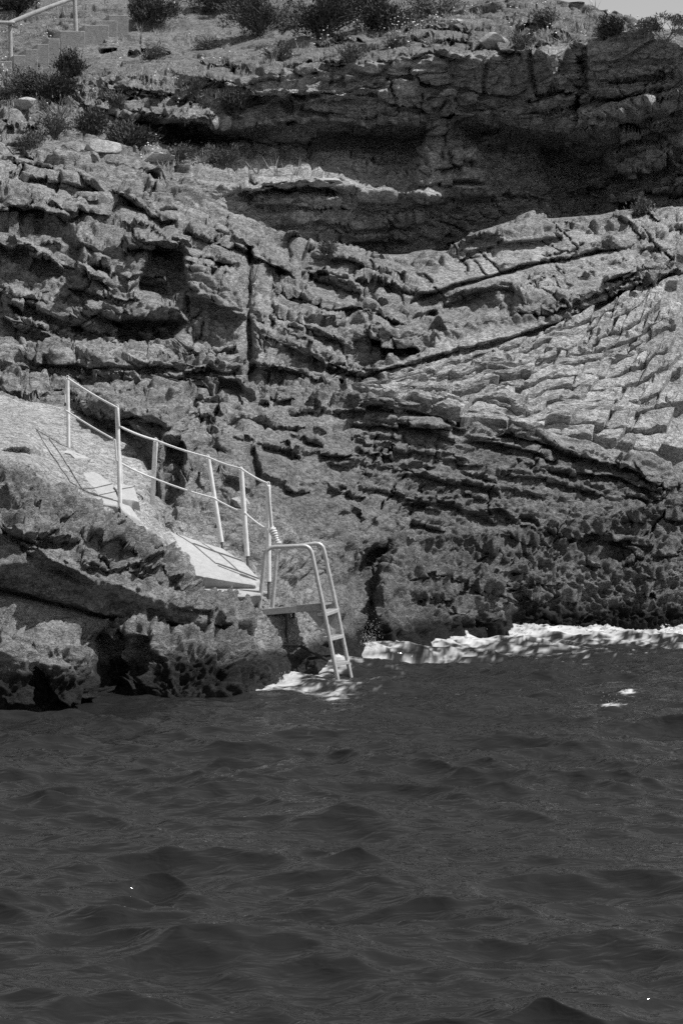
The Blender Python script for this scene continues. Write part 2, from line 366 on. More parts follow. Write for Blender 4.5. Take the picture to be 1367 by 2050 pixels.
# --- traced ledges, blocks and cracks
def along(poly, U):
    p = np.array(poly, float); return np.interp(U, p[:, 0], p[:, 1]), p[0, 0], p[-1, 0]
_jn = {}
def jit1(x, seed, s=40):
    return fbm(np.stack([x, np.full_like(x, seed * 37.1), 0 * x], -1), s, 4 if s < 45 else 2, .55)
def segs(x, seed, w0=18, w1=80):
    r = random.Random(int(abs(seed) * 977) % 99991); n = len(x); c = np.zeros((5, n)); p = x.min()
    while p < x.max():
        w = r.uniform(w0, w1) * r.choice((.5, 1, 1, 1.6)); m = (x >= p) & (x < p + w); v = [r.uniform(-1, 1) for k in range(4)]
        for k in range(4): c[k, m] = v[k]
        c[4, m] = (x[m] - p) - w / 2; p += w
    return c
def ledge(poly, h, down, up=4, under=.35, rec=30, jit=3.5, seed=None):
    global GD
    seed = seed if seed is not None else poly[0][0] * 1.3 + poly[0][1]
    ln, a, b = along(poly, UC)
    sg_ = segs(UC, seed)
    ln = ln + jit * (.6 * jit1(UC, seed) + .55 * sg_[0]) + sg_[4] * sg_[1] * .10; dn = down * (1 + .2 * jit1(UC, seed + 5, 60) + .3 * sg_[2])
    m = (UC > a) & (UC < b); tp = np.where(m, np.minimum(sstep(0, .12, (UC - a) / (b - a)), sstep(0, .12, (b - UC) / (b - a))), 0)
    hh = h * tp * np.where(sg_[3] > .86, .15, 1 + .38 * sg_[3] + .2 * jit1(UC, seed + 9, 50))
    S = GV[:, m] - ln[m]; D_ = dn[m]
    f = sstep(-up, 0, S) * (1 - .3 * np.clip(S / D_, 0, 1))
    e = sstep(D_, D_ + 5, S)
    f = f * (1 - e) - under * e * (1 - sstep(D_ + 5, D_ + 5 + rec, S))
    GD[:, m] -= (hh[m] * f)
def crack(poly, dep, w, vert=False, jit=4, seed=None):
    global GD
    seed = seed if seed is not None else poly[0][0] * 1.7 + poly[0][1]
    p = np.array(poly, float)
    if vert:
        p = p[np.argsort(p[:, 1])]; x = np.interp(GV, p[:, 1], p[:, 0]); x = x + jit * jit1(GV.ravel(), seed, 30).reshape(GV.shape)
        tp = sstep(p[0, 1] - 8, p[0, 1] + 8, GV) * (1 - sstep(p[-1, 1] - 8, p[-1, 1] + 8, GV)); S = GU - x
    else:
        x, a, b = along(poly, UC); x = x + jit * jit1(UC, seed, 40)
        tp = (sstep(a - 8, a + 20, UC) * (1 - sstep(b - 20, b + 8, UC)))[None]; S = GV - x[None]
    GD += dep * tp * np.exp(-(S / w) ** 2)
def block(poly, off, soft=2, softu=None):
    """region pushed towards (off>0) or away from the camera, with sharp sides"""
    global GD
    p = np.array(poly, float); s = np.zeros(GV.shape, bool)
    c = (UC > p[:, 0].min() - 15) & (UC < p[:, 0].max() + 15)
    uu = GU[:, c] + 4 * 0; vv = GV[:, c]
    q = np.stack([uu.ravel(), vv.ravel(), 0 * uu.ravel()], -1)
    w1 = fbm(q, 30, 3).reshape(uu.shape) * 5; w2 = fbm(q + 77, 30, 3).reshape(uu.shape) * 5
    A = np.zeros(GV.shape, np.float32); A[:, c] = in_poly(poly, uu + w1, vv + w2)
    GD -= off * blur(blur(A, soft, 0), softu or soft, 1)
EXEC_FEATURES = True
# sea-cliff, left
crack([(-60, 1170), (0, 1183), (60, 1196), (130, 1215), (230, 1240), (330, 1253), (450, 1268), (490, 1272)], .35, 4)
block([(0, 1290), (40, 1270), (60, 1320), (65, 1415), (0, 1420)], .28)
block([(70, 1300), (140, 1285), (185, 1330), (192, 1400), (110, 1400), (85, 1350)], .30)
block([(230, 1260), (300, 1280), (330, 1330), (345, 1390), (280, 1395), (255, 1310)], -.20)
block([(195, 1265), (250, 1290), (270, 1400), (192, 1400)], -.35)
block([(300, 1330), (335, 1330), (340, 1390), (300, 1390)], .2)
ledge([(0, 1060), (80, 1050), (180, 1075), (260, 1085), (330, 1110)], .16, 22, 6, .2, 30, 8)
ledge([(60, 1095), (160, 1105), (260, 1130), (340, 1160)], .14, 22, 6, .2, 25, 8)
ledge([(330, 1180), (400, 1200), (470, 1225)], .14, 22, 6, .2, 20, 8)
# platform seams
crack([(0, 905), (50, 905), (100, 915)], .3, 7); ledge([(-40, 895), (40, 893), (95, 905)], .1, 6, 4, 1.2, 10)
crack([(60, 865), (140, 860), (240, 870), (300, 885)], .05, 2); crack([(0, 845), (100, 850), (200, 855), (260, 862)], .05, 2)
crack([(170, 905), (230, 912), (300, 915)], .08, 3); block([(113, 885), (135, 890), (140, 900), (118, 896)], -.08, 1)
# strata above the gully
for k, pl in enumerate([[(0, 757), (120, 765), (300, 782), (480, 800)], [(130, 800), (300, 815), (500, 835), (640, 860)], [(360, 850), (480, 865), (600, 890), (700, 905)],
        [(0, 728), (100, 735), (180, 742)], [(200, 738), (300, 745), (360, 752)], [(560, 845), (660, 850), (760, 880), (880, 905)], [(640, 900), (760, 925), (900, 955)],
        [(820, 935), (960, 960), (1100, 985)], [(980, 930), (1100, 950), (1230, 975)], [(700, 965), (800, 985), (930, 1010)], [(900, 1010), (1000, 1035), (1080, 1050)]]):
    ledge(pl, .10, 9 + 3 * (k % 3), 4, .6, 14, 4, seed=k)
block([(440, 880), (505, 872), (520, 930), (505, 985), (450, 960)], .22); block([(512, 905), (560, 915), (600, 945), (575, 975), (520, 950)], .2)
block([(375, 905), (425, 900), (440, 960), (400, 985)], .2)
crack([(505, 905), (515, 950), (500, 1000)], .3, 8, True); crack([(435, 905), (430, 960)], .3, 7, True)
block([(330, 890), (372, 880), (365, 1000), (335, 1020), (322, 950)], -.6)
block([(790, 1085), (835, 1108), (900, 1122), (1010, 1140), (1020, 1285), (775, 1295), (755, 1200)], .5, 3, 6); block([(702, 1150), (742, 1098), (772, 1088), (752, 1200), (742, 1290), (708, 1290)], -.45, 4)
block([(935, 1030), (1000, 1020), (1035, 1050), (960, 1060)], -.25)
block([(1120, 1075), (1200, 1060), (1270, 1110), (1240, 1130), (1160, 1110)], -.25)
# ledge slab and wall below it
ledge([(-60, 697), (60, 700), (250, 712), (400, 716), (496, 718)], .28, 20, 5, .4, 22, 2)
block([(320, 742), (366, 738), (368, 760), (330, 760)], .16); crack([(90, 715), (95, 740)], .2, 5, True)
ledge([(516, 768), (600, 770), (660, 790)], .22, 24, 6, .6, 14); ledge([(575, 800), (650, 805), (720, 812)], .15, 16, 5, .6, 12)
ledge([(690, 782), (780, 785), (880, 795), (945, 826)], .34, 30, 6, .7, 14, 3); ledge([(690, 822), (780, 824), (930, 842)], .3, 22, 5, .7, 14, 3)
block([(850, 845), (922, 842), (920, 884), (868, 870)], .22, 1)
ledge([(985, 842), (1070, 848), (1130, 880), (1240, 900), (1340, 945)], .26, 26, 6, .9, 16, 4)
ledge([(1150, 915), (1240, 920), (1345, 962)], .22, 26, 5, .7, 16, 4); ledge([(940, 868), (1030, 880), (1120, 905)], .2, 14, 5, .7, 12, 4)
# left cliff
crack([(500, 495), (501, 560), (498, 640), (504, 720), (512, 780)], .55, 5, True, 3)
crack([(376, 570), (380, 640)], .25, 4, True)
block([(312, 488), (368, 492), (372, 575), (330, 585), (285, 570), (292, 545)], -.75)
block([(368, 515), (405, 515), (465, 552), (498, 600), (498, 635), (450, 620), (380, 590)], .28)
block([(158, 600), (200, 588), (265, 600), (372, 600), (375, 640), (290, 640), (200, 640), (165, 625)], .38)
block([(220, 642), (368, 640), (350, 690), (240, 695)], -.65); block([(355, 675), (395, 668), (405, 705), (360, 712)], .3)
block([(405, 690), (420, 675), (490, 680), (492, 712), (410, 712)], .4)
ledge([(-60, 375), (70, 376), (150, 386), (240, 402)], .5, 48, 8, .4, 30, 6)
ledge([(-60, 440), (0, 450), (60, 470), (130, 500)], .38, 40, 8, .5, 24, 6); ledge([(0, 570), (60, 585), (150, 620), (215, 650)], .4, 30, 8, .4, 24, 6)
ledge([(150, 333), (230, 379), (305, 424), (362, 432)], .22, 8, 8, 1.3, 26, 3); ledge([(30, 345), (110, 350), (190, 362)], .18, 8, 7, .9, 20, 4)
ledge([(130, 520), (200, 535), (290, 545)], .35, 50, 8, .3, 22, 6); ledge([(250, 440), (330, 470), (430, 500), (490, 530)], .3, 22, 8, .6, 24, 6)
ledge([(360, 452), (440, 470), (520, 500), (600, 540)], .25, 12, 8, .9, 24, 5); ledge([(240, 475), (320, 482), (380, 500)], .3, 20, 8, .5, 20, 5)
ledge([(0, 610), (50, 630), (110, 650)], .3, 26, 8, .5, 20, 5); crack([(20, 362), (40, 345), (58, 320)], .3, 5)
block([(296, 335), (318, 342), (316, 356), (300, 352)], -.4, 1)
# central slope
for k, pl in enumerate([[(520, 505), (600, 530), (700, 560), (790, 590)], [(540, 560), (640, 580), (740, 605), (820, 640)], [(600, 520), (700, 535), (800, 560)],
        [(510, 610), (600, 640), (680, 665)], [(640, 500), (740, 525), (820, 535)], [(520, 650), (580, 680), (640, 715)], [(760, 560), (820, 570), (880, 575)]]):
    ledge(pl, .17, 12, 7, .9, 26, 6, seed=k + 40)
block([(612, 528), (650, 535), (655, 552), (620, 550)], -.3, 1); block([(692, 615), (740, 625), (745, 645), (700, 645)], -.4, 1)
ledge([(700, 650), (760, 660), (842, 668)], .42, 22, 8, 1.0, 22, 5); ledge([(590, 665), (640, 690), (700, 715)], .3, 30, 8, .5, 20, 5)
block([(835, 628), (870, 625), (888, 668), (850, 672)], -.45)
ledge([(520, 718), (600, 730), (670, 745)], .25, 18, 7, .6, 16, 4)
# pale lens and right band
ledge([(665, 750), (720, 742), (800, 715), (880, 695), (940, 680), (1030, 660)], .22, 26, 10, .9, 12, 2)
crack([(660, 770), (760, 752), (900, 708), (1020, 680), (1130, 642), (1220, 598), (1320, 552), (1400, 520)], .4, 4.5)
crack([(815, 602), (900, 578), (1030, 540), (1090, 530), (1230, 498)], .35, 4)
block([(838, 590), (930, 582), (1030, 580), (1020, 630), (920, 640), (850, 630)], -.35)
block([(1022, 600), (1040, 570), (1120, 560), (1260, 500), (1330, 480), (1340, 530), (1200, 585), (1100, 625), (1030, 625)], .25, 3)
ledge([(1100, 622), (1200, 590), (1320, 545), (1400, 512)], .2, 6, 4, 2.2, 14, 3)
ledge([(905, 495), (960, 468), (1050, 455), (1160, 455)], .25, 26, 6, .2, 30, 3); block([(918, 488), (955, 470), (1000, 478), (990, 500), (920, 520)], -.3)
block([(1270, 462), (1330, 455), (1345, 495), (1280, 500)], .2)
# recess and shaded cliff
for k, (pl, h, dn) in enumerate([([(470, 376), (560, 362), (620, 350), (692, 366)], .35, 14), ([(500, 395), (600, 392), (700, 398)], .3, 18), ([(690, 382), (760, 380), (820, 384), (900, 392)], .3, 16),
        ([(520, 425), (640, 425), (760, 430), (880, 425)], .3, 20), ([(840, 402), (890, 410), (930, 408)], .2, 10), ([(560, 460), (700, 470), (820, 465)], .3, 14),
        ([(490, 185), (600, 190), (720, 200), (840, 195)], .25, 30), ([(640, 150), (740, 160), (850, 165)], .2, 30), ([(860, 196), (900, 188), (960, 194)], .35, 10),
        ([(880, 205), (980, 205), (1090, 200)], .3, 26), ([(480, 235), (600, 232), (700, 240), (830, 236)], .3, 14), ([(900, 228), (1000, 230), (1090, 232)], .3, 18),
        ([(830, 305), (900, 290), (960, 300)], .4, 30), ([(820, 345), (900, 335), (980, 342)], .4, 26), ([(1080, 150), (1200, 140), (1367, 130)], .2, 20), ([(1100, 190), (1240, 175), (1420, 160)], .2, 26),
        ([(1120, 240), (1220, 215), (1320, 190), (1400, 170)], .5, 40), ([(1200, 320), (1290, 290), (1390, 250)], .5, 50), ([(1230, 385), (1300, 370), (1390, 350)], .4, 30),
        ([(330, 228), (400, 232), (470, 238)], .4, 14), ([(900, 375), (1000, 370), (1100, 385)], .3, 20)]):
    ledge(pl, h, dn, 5, .5, 20, 4, seed=k + 70)
block([(860, 250), (915, 240), (960, 300), (1000, 400), (830, 400), (845, 320)], .9, 5)
crack([(1060, 105), (1064, 150), (1075, 200)], .25, 4, True); crack([(975, 125), (965, 190)], .2, 4, True); crack([(1160, 110), (1168, 160), (1150, 220)], .35, 7, True)
block([(1080, 98), (1125, 98), (1122, 140), (1105, 152), (1090, 130)], .8)
block([(1095, 270), (1160, 265), (1225, 330), (1200, 420), (1110, 420), (1085, 330)], -.55, 5)
# upper left ledges
for k, (pl, h, dn) in enumerate([([(195, 78), (250, 70), (350, 84)], .5, 26), ([(205, 140), (280, 148), (350, 162)], .4, 26), ([(395, 110), (460, 104), (535, 114)], .5, 30),
        ([(112, 168), (150, 158), (180, 185)], .45, 30), ([(212, 205), (300, 214), (440, 222)], .6, 26), ([(350, 150), (420, 150), (500, 158)], .3, 16), ([(0, 205), (40, 208), (85, 222)], .4, 24),
        ([(40, 238), (62, 240), (85, 250)], .4, 16), ([(0, 262), (40, 265), (70, 275)], .35, 18), ([(300, 180), (360, 186), (430, 195)], .3, 14), ([(540, 122), (620, 112), (700, 105)], .3, 14),
        ([(800, 45), (900, 38), (950, 48)], .5, 16), ([(760, 62), (860, 60), (960, 70)], .4, 14), ([(935, 55), (975, 40), (1035, 58)], .6, 38), ([(1020, 18), (1060, 8), (1130, 16)], .5, 40),
        ([(1070, 45), (1120, 30), (1170, 42)], .4, 24), ([(780, 100), (860, 95), (940, 98)], .3, 12), ([(620, 62), (680, 55), (740, 60)], .5, 20), ([(1060, 66), (1130, 60), (1180, 70)], .3, 20)]):
    ledge(pl, h, dn, 6, .5, 16, 4, seed=k + 120)

rl = random.Random(3)
def scatter_ledges(n, poly, slope, lmin, lmax, h0, h1, dn0, dn1, seed):
    p = np.array(poly, float); c = 0; tries = 0
    while c < n and tries < n * 30:
        tries += 1; u = rl.uniform(p[:, 0].min(), p[:, 0].max()); v = rl.uniform(p[:, 1].min(), p[:, 1].max())
        if not in_poly(poly, np.array([u]), np.array([v]))[0]: continue
        L = rl.uniform(lmin, lmax) * rl.choice((.6, 1, 1.3)); k = slope + rl.gauss(0, .11); c += 1
        ledge([(u - L / 2, v - k * L / 2), (u, v + rl.gauss(0, 3)), (u + L / 2, v + k * L / 2)], rl.uniform(h0, h1), rl.uniform(dn0, dn1), 4, rl.uniform(.3, 1.1), rl.uniform(8, 22), 3, seed=seed + c * 3.1)
scatter_ledges(30, [(0, 300), (300, 335), (430, 440), (500, 500), (500, 690), (0, 680)], .25, 40, 130, .07, .24, 6, 22, 300)
scatter_ledges(32, [(430, 430), (640, 495), (900, 510), (840, 600), (840, 690), (660, 760), (505, 740), (500, 500)], .22, 30, 110, .06, .18, 5, 14, 500)
scatter_ledges(40, [(0, 725), (500, 740), (930, 890), (900, 960), (400, 880), (0, 770)], .14, 40, 140, .05, .13, 5, 12, 700)
scatter_ledges(60, [(560, 860), (930, 895), (1367, 970), (1367, 1040), (1100, 1090), (800, 1080), (600, 1020)], .2, 25, 90, .05, .13, 4, 11, 900)
scatter_ledges(44, [(480, 170), (900, 120), (1367, 110), (1367, 400), (900, 400), (500, 380), (480, 260)], -.02, 40, 150, .08, .28, 8, 26, 1100)
scatter_ledges(34, [(0, 210), (100, 170), (350, 140), (540, 120), (900, 60), (1180, 20), (1180, 90), (700, 118), (480, 165), (430, 230), (0, 280)], .04, 30, 110, .12, .35, 8, 18, 1300)
scatter_ledges(13, [(900, 510), (1060, 445), (1367, 425), (1367, 505), (1100, 600), (1030, 575), (860, 590)], -.3, 30, 100, .06, .18, 5, 14, 1500)
scatter_ledges(26, [(40, 1010), (230, 1025), (370, 1140), (440, 1240), (300, 1190), (60, 1120)], .3, 25, 80, .06, .14, 6, 14, 1700)
scatter_ledges(30, [(800, 1110), (1367, 1050), (1367, 1200), (850, 1215)], .1, 25, 80, .06, .16, 6, 14, 1900)
def scatter_cracks(n, poly, lean, seed):
    global GD
    r = random.Random(seed); p = np.array(poly, float); c = 0; tries = 0
    while c < n and tries < n * 30:
        tries += 1; u = r.uniform(p[:, 0].min(), p[:, 0].max()); v = r.uniform(p[:, 1].min(), p[:, 1].max())
        if not in_poly(poly, np.array([u]), np.array([v]))[0]: continue
        c += 1; L = r.uniform(18, 85); k = lean + r.gauss(0, .35); w = r.uniform(1.6, 3.2); dep = r.uniform(.04, .15); st_ = r.choice((0, 0, .08, -.08)); wob = r.uniform(.1, .3); ph = r.uniform(0, 6)
        m = (UC > u - L * abs(k) - 60) & (UC < u + L * abs(k) + 60); V_ = GV[:, m]; t_ = (V_ - v) / L; x = u + k * (V_ - v) + 3 * np.sin(V_ * wob + ph) + 2 * np.sign(np.sin(V_ * wob * .6 + ph * 2))
        S = GU[:, m] - x; tp = sstep(-.5, -.4, t_) * (1 - sstep(.4, .5, t_)); side = (1 - sstep(0, 3, S)) * sstep(-50, -5, S)
        GD[:, m] += tp * (dep * np.exp(-(S / w) ** 2) + st_ * side)
scatter_cracks(34, [(0, 300), (300, 335), (430, 440), (500, 500), (500, 690), (0, 680)], -.3, 1)
scatter_cracks(28, [(430, 430), (640, 495), (900, 510), (840, 690), (660, 760), (505, 740)], .3, 2)
scatter_cracks(24, [(0, 725), (500, 740), (930, 890), (900, 960), (400, 880), (0, 770)], .2, 3)
scatter_cracks(16, [(560, 860), (930, 895), (1367, 970), (1367, 1060), (800, 1080)], -.4, 4)
scatter_cracks(44, [(480, 170), (900, 120), (1367, 110), (1367, 400), (900, 400), (500, 380)], .1, 5)
scatter_cracks(40, [(0, 210), (350, 140), (540, 120), (900, 60), (1180, 20), (1180, 90), (480, 165), (0, 280)], .1, 6)
scatter_cracks(30, [(900, 510), (1060, 445), (1367, 425), (1367, 505), (1100, 600), (860, 590)], .8, 7)
GP = pix(GU, GV, GD).astype(np.float32)
# smooth normals of the blurred surface
def normals(G):
    du = np.gradient(G, axis=1); dv = np.gradient(G, axis=0); n = np.cross(du, dv)
    n /= np.linalg.norm(n, axis=2, keepdims=True) + 1e-9
    return n
GN = normals(blur2(GP, 4)); s = np.sign((GN * (GP - np.array([0, 0, CAMZ]))).sum(2)); GN = np.where((s > 0)[..., None], -GN, GN)
GN = blur2(GN.astype(np.float32), 5); GN /= np.linalg.norm(GN, axis=2, keepdims=True) + 1e-9

SPC = np.maximum(np.linalg.norm(np.gradient(blur2(GP, 1), axis=0), axis=2), np.linalg.norm(np.gradient(GP, axis=1), axis=2)).ravel()
def att(L, ix): return np.clip((L / SPC[ix] - 1.6) / 2.4, 0, 1)          # no detail finer than the mesh can carry
# --- zones
def zone(poly, n=6):
    return blur2(in_poly(poly, GU, GV).astype(np.float32), n)
T1 = lambda a, b: ((GT >= a) & (GT < b)).astype(np.float32)
Z_sea = blur2(T1(0, 5) * (GU < 500), 3) + blur2(T1(0, 7) * ((GU >= 660)), 6); Z_sea = np.clip(Z_sea, 0, 1) * np.where(GU < 560, 1 - sstep(4.75, 5.0, GT), 1)
Z_plat = np.maximum(zone([(-800, 700), (0, 790), (140, 812), (300, 900), (300, 1030), (340, 1060), (450, 1090), (530, 1160), (530, 1200), (380, 1176), (280, 1045), (160, 995), (100, 960), (60, 925), (-800, 900)], 3), 0)
Z_wall = zone([(500, 1235), (640, 1230), (650, 1350), (560, 1370), (490, 1290)], 4)
Z_blk = zone([(700, 775), (900, 712), (1020, 684), (1130, 646), (1320, 556), (2200, 260), (2200, 900), (1367, 905), (1240, 890), (1100, 858), (940, 830), (840, 792)], 4)
Z_blk2 = zone([(840, 598), (1030, 546), (1230, 500), (1260, 430), (1367, 420), (2200, 250), (2200, 300), (1367, 512), (1200, 580), (1100, 610), (1030, 575), (900, 590)], 4)
Z_lens = zone([(665, 768), (760, 730), (880, 690), (1000, 650), (1130, 640), (1020, 678), (900, 706), (760, 750)], 3)
Z_lens = np.maximum(Z_lens, zone([(900, 522), (960, 476), (1160, 456), (1225, 472), (1100, 522), (1030, 540), (860, 590), (830, 572)], 3))
Z_low = zone([(430, 900), (640, 850), (940, 890), (1367, 960), (2200, 1000), (2200, 950), (1367, 1040), (1100, 1095), (780, 1090), (600, 1060)], 8)
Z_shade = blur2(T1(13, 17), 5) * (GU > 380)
Z_top = blur2(T1(17, 21), 5)
Z_ul = blur2(T1(13, 19) * (GU <= 480), 6)
Z_right = np.clip(Z_blk + Z_blk2, 0, 1)
rest = np.clip(1 - Z_sea - Z_plat, 0, 1)

Pf = GP.reshape(-1, 3); Nf = GN.reshape(-1, 3)
def rotc(P, th, dip=.25):
    """bedding coordinates: along, depth, across"""
    c, s_ = math.cos(th), math.sin(th)
    x = P[:, 0] * c + P[:, 2] * s_; z = -P[:, 0] * s_ + P[:, 2] * c
    c, s_ = math.cos(dip), math.sin(dip)
    return np.stack([x, P[:, 1] * c + z * s_, z * c - P[:, 1] * s_], -1)
disp = np.zeros(len(Pf), np.float32)
def where(mask): return np.nonzero(mask.ravel() > .01)[0]
warp = np.stack([fbm(Pf + 31 * i, 1.3, 2) for i in range(3)], -1) * .16
# bedded rock (three bedding directions)
def bedded(mask, th, amp, size=(.9, .8, .22), fine=1.0, dip=.25):
    ix = where(mask)
    if not len(ix): return
    w = mask.ravel()[ix]; B = rotc(Pf[ix] + warp[ix], th, dip)
    a1, e1 = facets(B / np.array(size)); a2, e2 = facets(B / (np.array(size) * .38) + 5.5)
    a3, e3 = facets(B / (np.array(size) * .15) + 9.5)
    sz = size[2]
    d = (.15 * a1 - .07 * np.exp(-(e1 / .06) ** 2)) * att(sz * 1.6, ix) + fine * ((.085 * a2 - .045 * np.exp(-(e2 / .10) ** 2)) * att(sz * .7, ix) + .05 * a3 * att(sz * .3, ix))
    st = fbm(B * np.array([.22, .22, 1.]), .11, 4, .55, ridged=True)
    d = d + .05 * st * fine * att(.07, ix)
    disp[ix] += w * amp * d
Z_left = np.clip(rest - Z_wall * .9 - Z_lens * .85 - Z_right - Z_low - Z_top * .9 - Z_shade, 0, 1)
mL = Z_left * sstep(620, 400, GU) + Z_ul * .0
mC = Z_left * sstep(400, 620, GU)
ix = where(np.clip(mL + mC, 0, 1)); af, ef = facets(rotc(Pf[ix] + warp[ix] * 1.5, math.radians(-12)) / np.array([1.9, 1.6, .75]) + 2.2, .7)
disp[ix] += (mL + .7 * mC).ravel()[ix] * .20 * af * att(.6, ix)
bedded(mL, math.radians(-14), 1.0)
bedded(mC, math.radians(-12), .85, (.8, .7, .2))
bedded(np.clip(Z_lens * .25, 0, 1), math.radians(22), .5)
bedded(Z_shade, math.radians(4), 1.15, (1.1, .9, .38), .8, .0)
bedded(Z_top, math.radians(-4), .9, (1.0, .9, .25), 1.0)
bedded(Z_low * rest, math.radians(-9), .4, (.6, .5, .1), 1.1)
bedded(Z_blk2 * (1 - .8 * Z_lens), math.radians(20), .55, (.5, .4, .13), 1.0)
bedded(Z_plat, math.radians(-6), .26, (1.4, 1.2, .12), .7)
bedded(Z_wall, math.radians(-6), .25, (.6, .5, .2), .8)
# rugged karst near the water
ix = where(Z_sea)
if len(ix):
    Q = Pf[ix] + warp[ix] * 1.0; w = Z_sea.ravel()[ix]
    big = (Pf[ix, 0] < 0)
    f1, f2, _, _ = voro(Q / np.array([.16, .16, .20])); g1, g2, _, _ = voro(Q / np.array([.065, .065, .08]) + 4.4)
    h1, _, _, _ = voro(Q / np.array([.42, .42, .34]) + 8.8)
    lft = (Pf[ix, 0] < -.8) * 1.0
    d = (.10 + .13 * lft) * (h1 - .55) + (.17 + .03 * lft) * (f1 - .5) * att(.14, ix) + .12 * (g1 - .5) * att(.06, ix) + (.11 + .05 * lft) * fbm(Q, .30, 5, .62, ridged=True) * att(.1, ix) + .02 * fbm(Q, .06, 3, .6) * att(.05, ix)
    # smooth shaded brow above the crack on the left
    T = GT.ravel()[ix]; U_ = GU.ravel()[ix]
    smooth = sstep(2.6, 3.0, T) * (1 - sstep(4.0, 4.35, T)) * (U_ < 470)
    disp[ix] += w * (d * (1 - .72 * smooth) + .06 * fbm(Q, .9, 4) * smooth)
# grain everywhere
Zp = Z_plat.ravel(); grain = np.where(Zp > .5, .25, 1.0)
al = slice(None)
disp += grain * (.026 * fbm(Pf, .10, 4, .66) * att(.06, al) + .05 * fbm(Pf, .6, 2) * (1 - Zp) * (1 - .6 * Z_low.ravel()) * att(.3, al))
ix = where(np.clip(Z_low + Z_lens * .3, 0, 1)); disp[ix] += Z_low.ravel()[ix] * (.06 * fbm(Pf[ix], .16, 4, .62, ridged=True) * att(.08, ix))
pit = where(mC); f1, f2, _, _ = voro(rotc(Pf[pit] + warp[pit], math.radians(-12)) / np.array([.34, .3, .12]) + 3.3)
disp[pit] -= mC.ravel()[pit] * .13 * np.exp(-(f1 / .33) ** 2) * att(.1, pit)

# the bed under the fractured slabs lies a little deeper; the slabs themselves are separate pieces (below)
disp -= .13 * Z_blk.ravel()
def binom(A):
    for ax in (0, 1):
        B_ = np.pad(A, [(1, 1) if i == ax else (0, 0) for i in range(2)], mode='edge'); sl = lambda k: tuple(slice(k, B_.shape[ax] - 2 + k) if i == ax else slice(None) for i in range(2))
        A = .25 * B_[sl(0)] + .5 * B_[sl(1)] + .25 * B_[sl(2)]
    return A
disp = disp.reshape(NR, NU); disp = np.where(Z_blk > .05, binom(disp), disp).ravel().astype(np.float32)
R2 = (Pf + Nf * disp[:, None]).astype(np.float32); G2 = R2.reshape(NR, NU, 3)

# tone: real differences of the stone (wet tidal band, dark lichen belt, pale limestone), plus a painted lift in the cliff's shade
z = Pf[:, 2]; nz = fbm(Pf, .5, 4); tone = np.full(len(Pf), .30, np.float32)
tone *= 1 + .18 * fbm(Pf + 9, 2.2, 3)
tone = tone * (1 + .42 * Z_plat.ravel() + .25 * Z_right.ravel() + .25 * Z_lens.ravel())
dark = Z_sea.ravel() * sstep(1.9, .9, z + .25 * nz) * (GU.ravel() > 560)
tone *= 1 - .42 * dark
lichen = Z_low.ravel(); tone *= 1 - .34 * lichen
tone *= 1 - .20 * Z_sea.ravel() * (GU.ravel() < 560) - .10 * (Z_left * (GV > 740)).ravel()
tone *= 1 - .90 * sstep(.36, .20, z + .16 * nz) * (Pf[:, 1] < 30)
tone *= 1 + .38 * Z_shade.ravel()  # overhang painted paler to brighten its shade
soil = Z_top.ravel(); tone *= 1 - .18 * soil
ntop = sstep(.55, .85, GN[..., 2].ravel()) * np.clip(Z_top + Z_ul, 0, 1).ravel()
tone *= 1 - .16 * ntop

idx = np.arange(NR * NU).reshape(NR, NU)
Q = np.stack([idx[:-1, :-1], idx[:-1, 1:], idx[1:, 1:], idx[1:, :-1]], -1).reshape(-1, 4)
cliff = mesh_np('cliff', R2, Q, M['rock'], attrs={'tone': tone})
tag(cliff, kind='structure')
# --- fractured slabs right of the contact line: rows fan out to the right, split by slanting joints
DIP = .80; cD, sD = math.cos(DIP), math.sin(DIP)
zi = np.nonzero((Z_blk.ravel() > .5) & (GU.ravel() < 1700))[0]; X0 = Pf[zi]
A_, H_, W_ = X0[:, 0], -(X0[:, 1] * cD - X0[:, 2] * sD), X0[:, 2] * cD + X0[:, 1] * sD   # along, outward, up the slope
ST = .05; a0, w0 = A_.min(), W_.min(); na, nw = int((A_.max() - a0) / ST) + 2, int((W_.max() - w0) / ST) + 2
cnt_ = np.zeros((na, nw)); hs_ = np.zeros((na, nw)); ia, iw = ((A_ - a0) / ST).astype(int), ((W_ - w0) / ST).astype(int)
np.add.at(cnt_, (ia, iw), 1.0); np.add.at(hs_, (ia, iw), H_)
cb, hb = cnt_.copy(), hs_.copy()
for k in (1, 3, 9): cb = cb + 1e-3 * blur2(cb.astype(np.float32), k); hb = hb + 1e-3 * blur2(hb.astype(np.float32), k)
COV = blur2((cnt_ > 0).astype(np.float32), 1)
HM = blur2((hb / np.maximum(cb, 1e-12)).astype(np.float32), 1)
def hgt(a, w):
    x = np.clip((a - a0) / ST - .5, 0, na - 1.01); y = np.clip((w - w0) / ST - .5, 0, nw - 1.01); i0, j0 = x.astype(int), y.astype(int); fx, fy = x - i0, y - j0
    return HM[i0, j0] * (1 - fx) * (1 - fy) + HM[i0 + 1, j0] * fx * (1 - fy) + HM[i0, j0 + 1] * (1 - fx) * fy + HM[i0 + 1, j0 + 1] * fx * fy
xb = np.array([q for q in np.arange(a0, A_.max(), .12) if (np.abs(A_ - q) < .12).sum() > 3]); lo_ = np.array([np.percentile(W_[np.abs(A_ - q) < .12], 1) for q in xb]); hi_ = np.array([np.percentile(W_[np.abs(A_ - q) < .12], 99) for q in xb])
rb_ = random.Random(17); NROW = 12; fr = np.cumsum([rb_.uniform(.5, 1.6) for k in range(NROW + 1)]); fr = (fr - fr[0]) / (fr[-1] - fr[0])
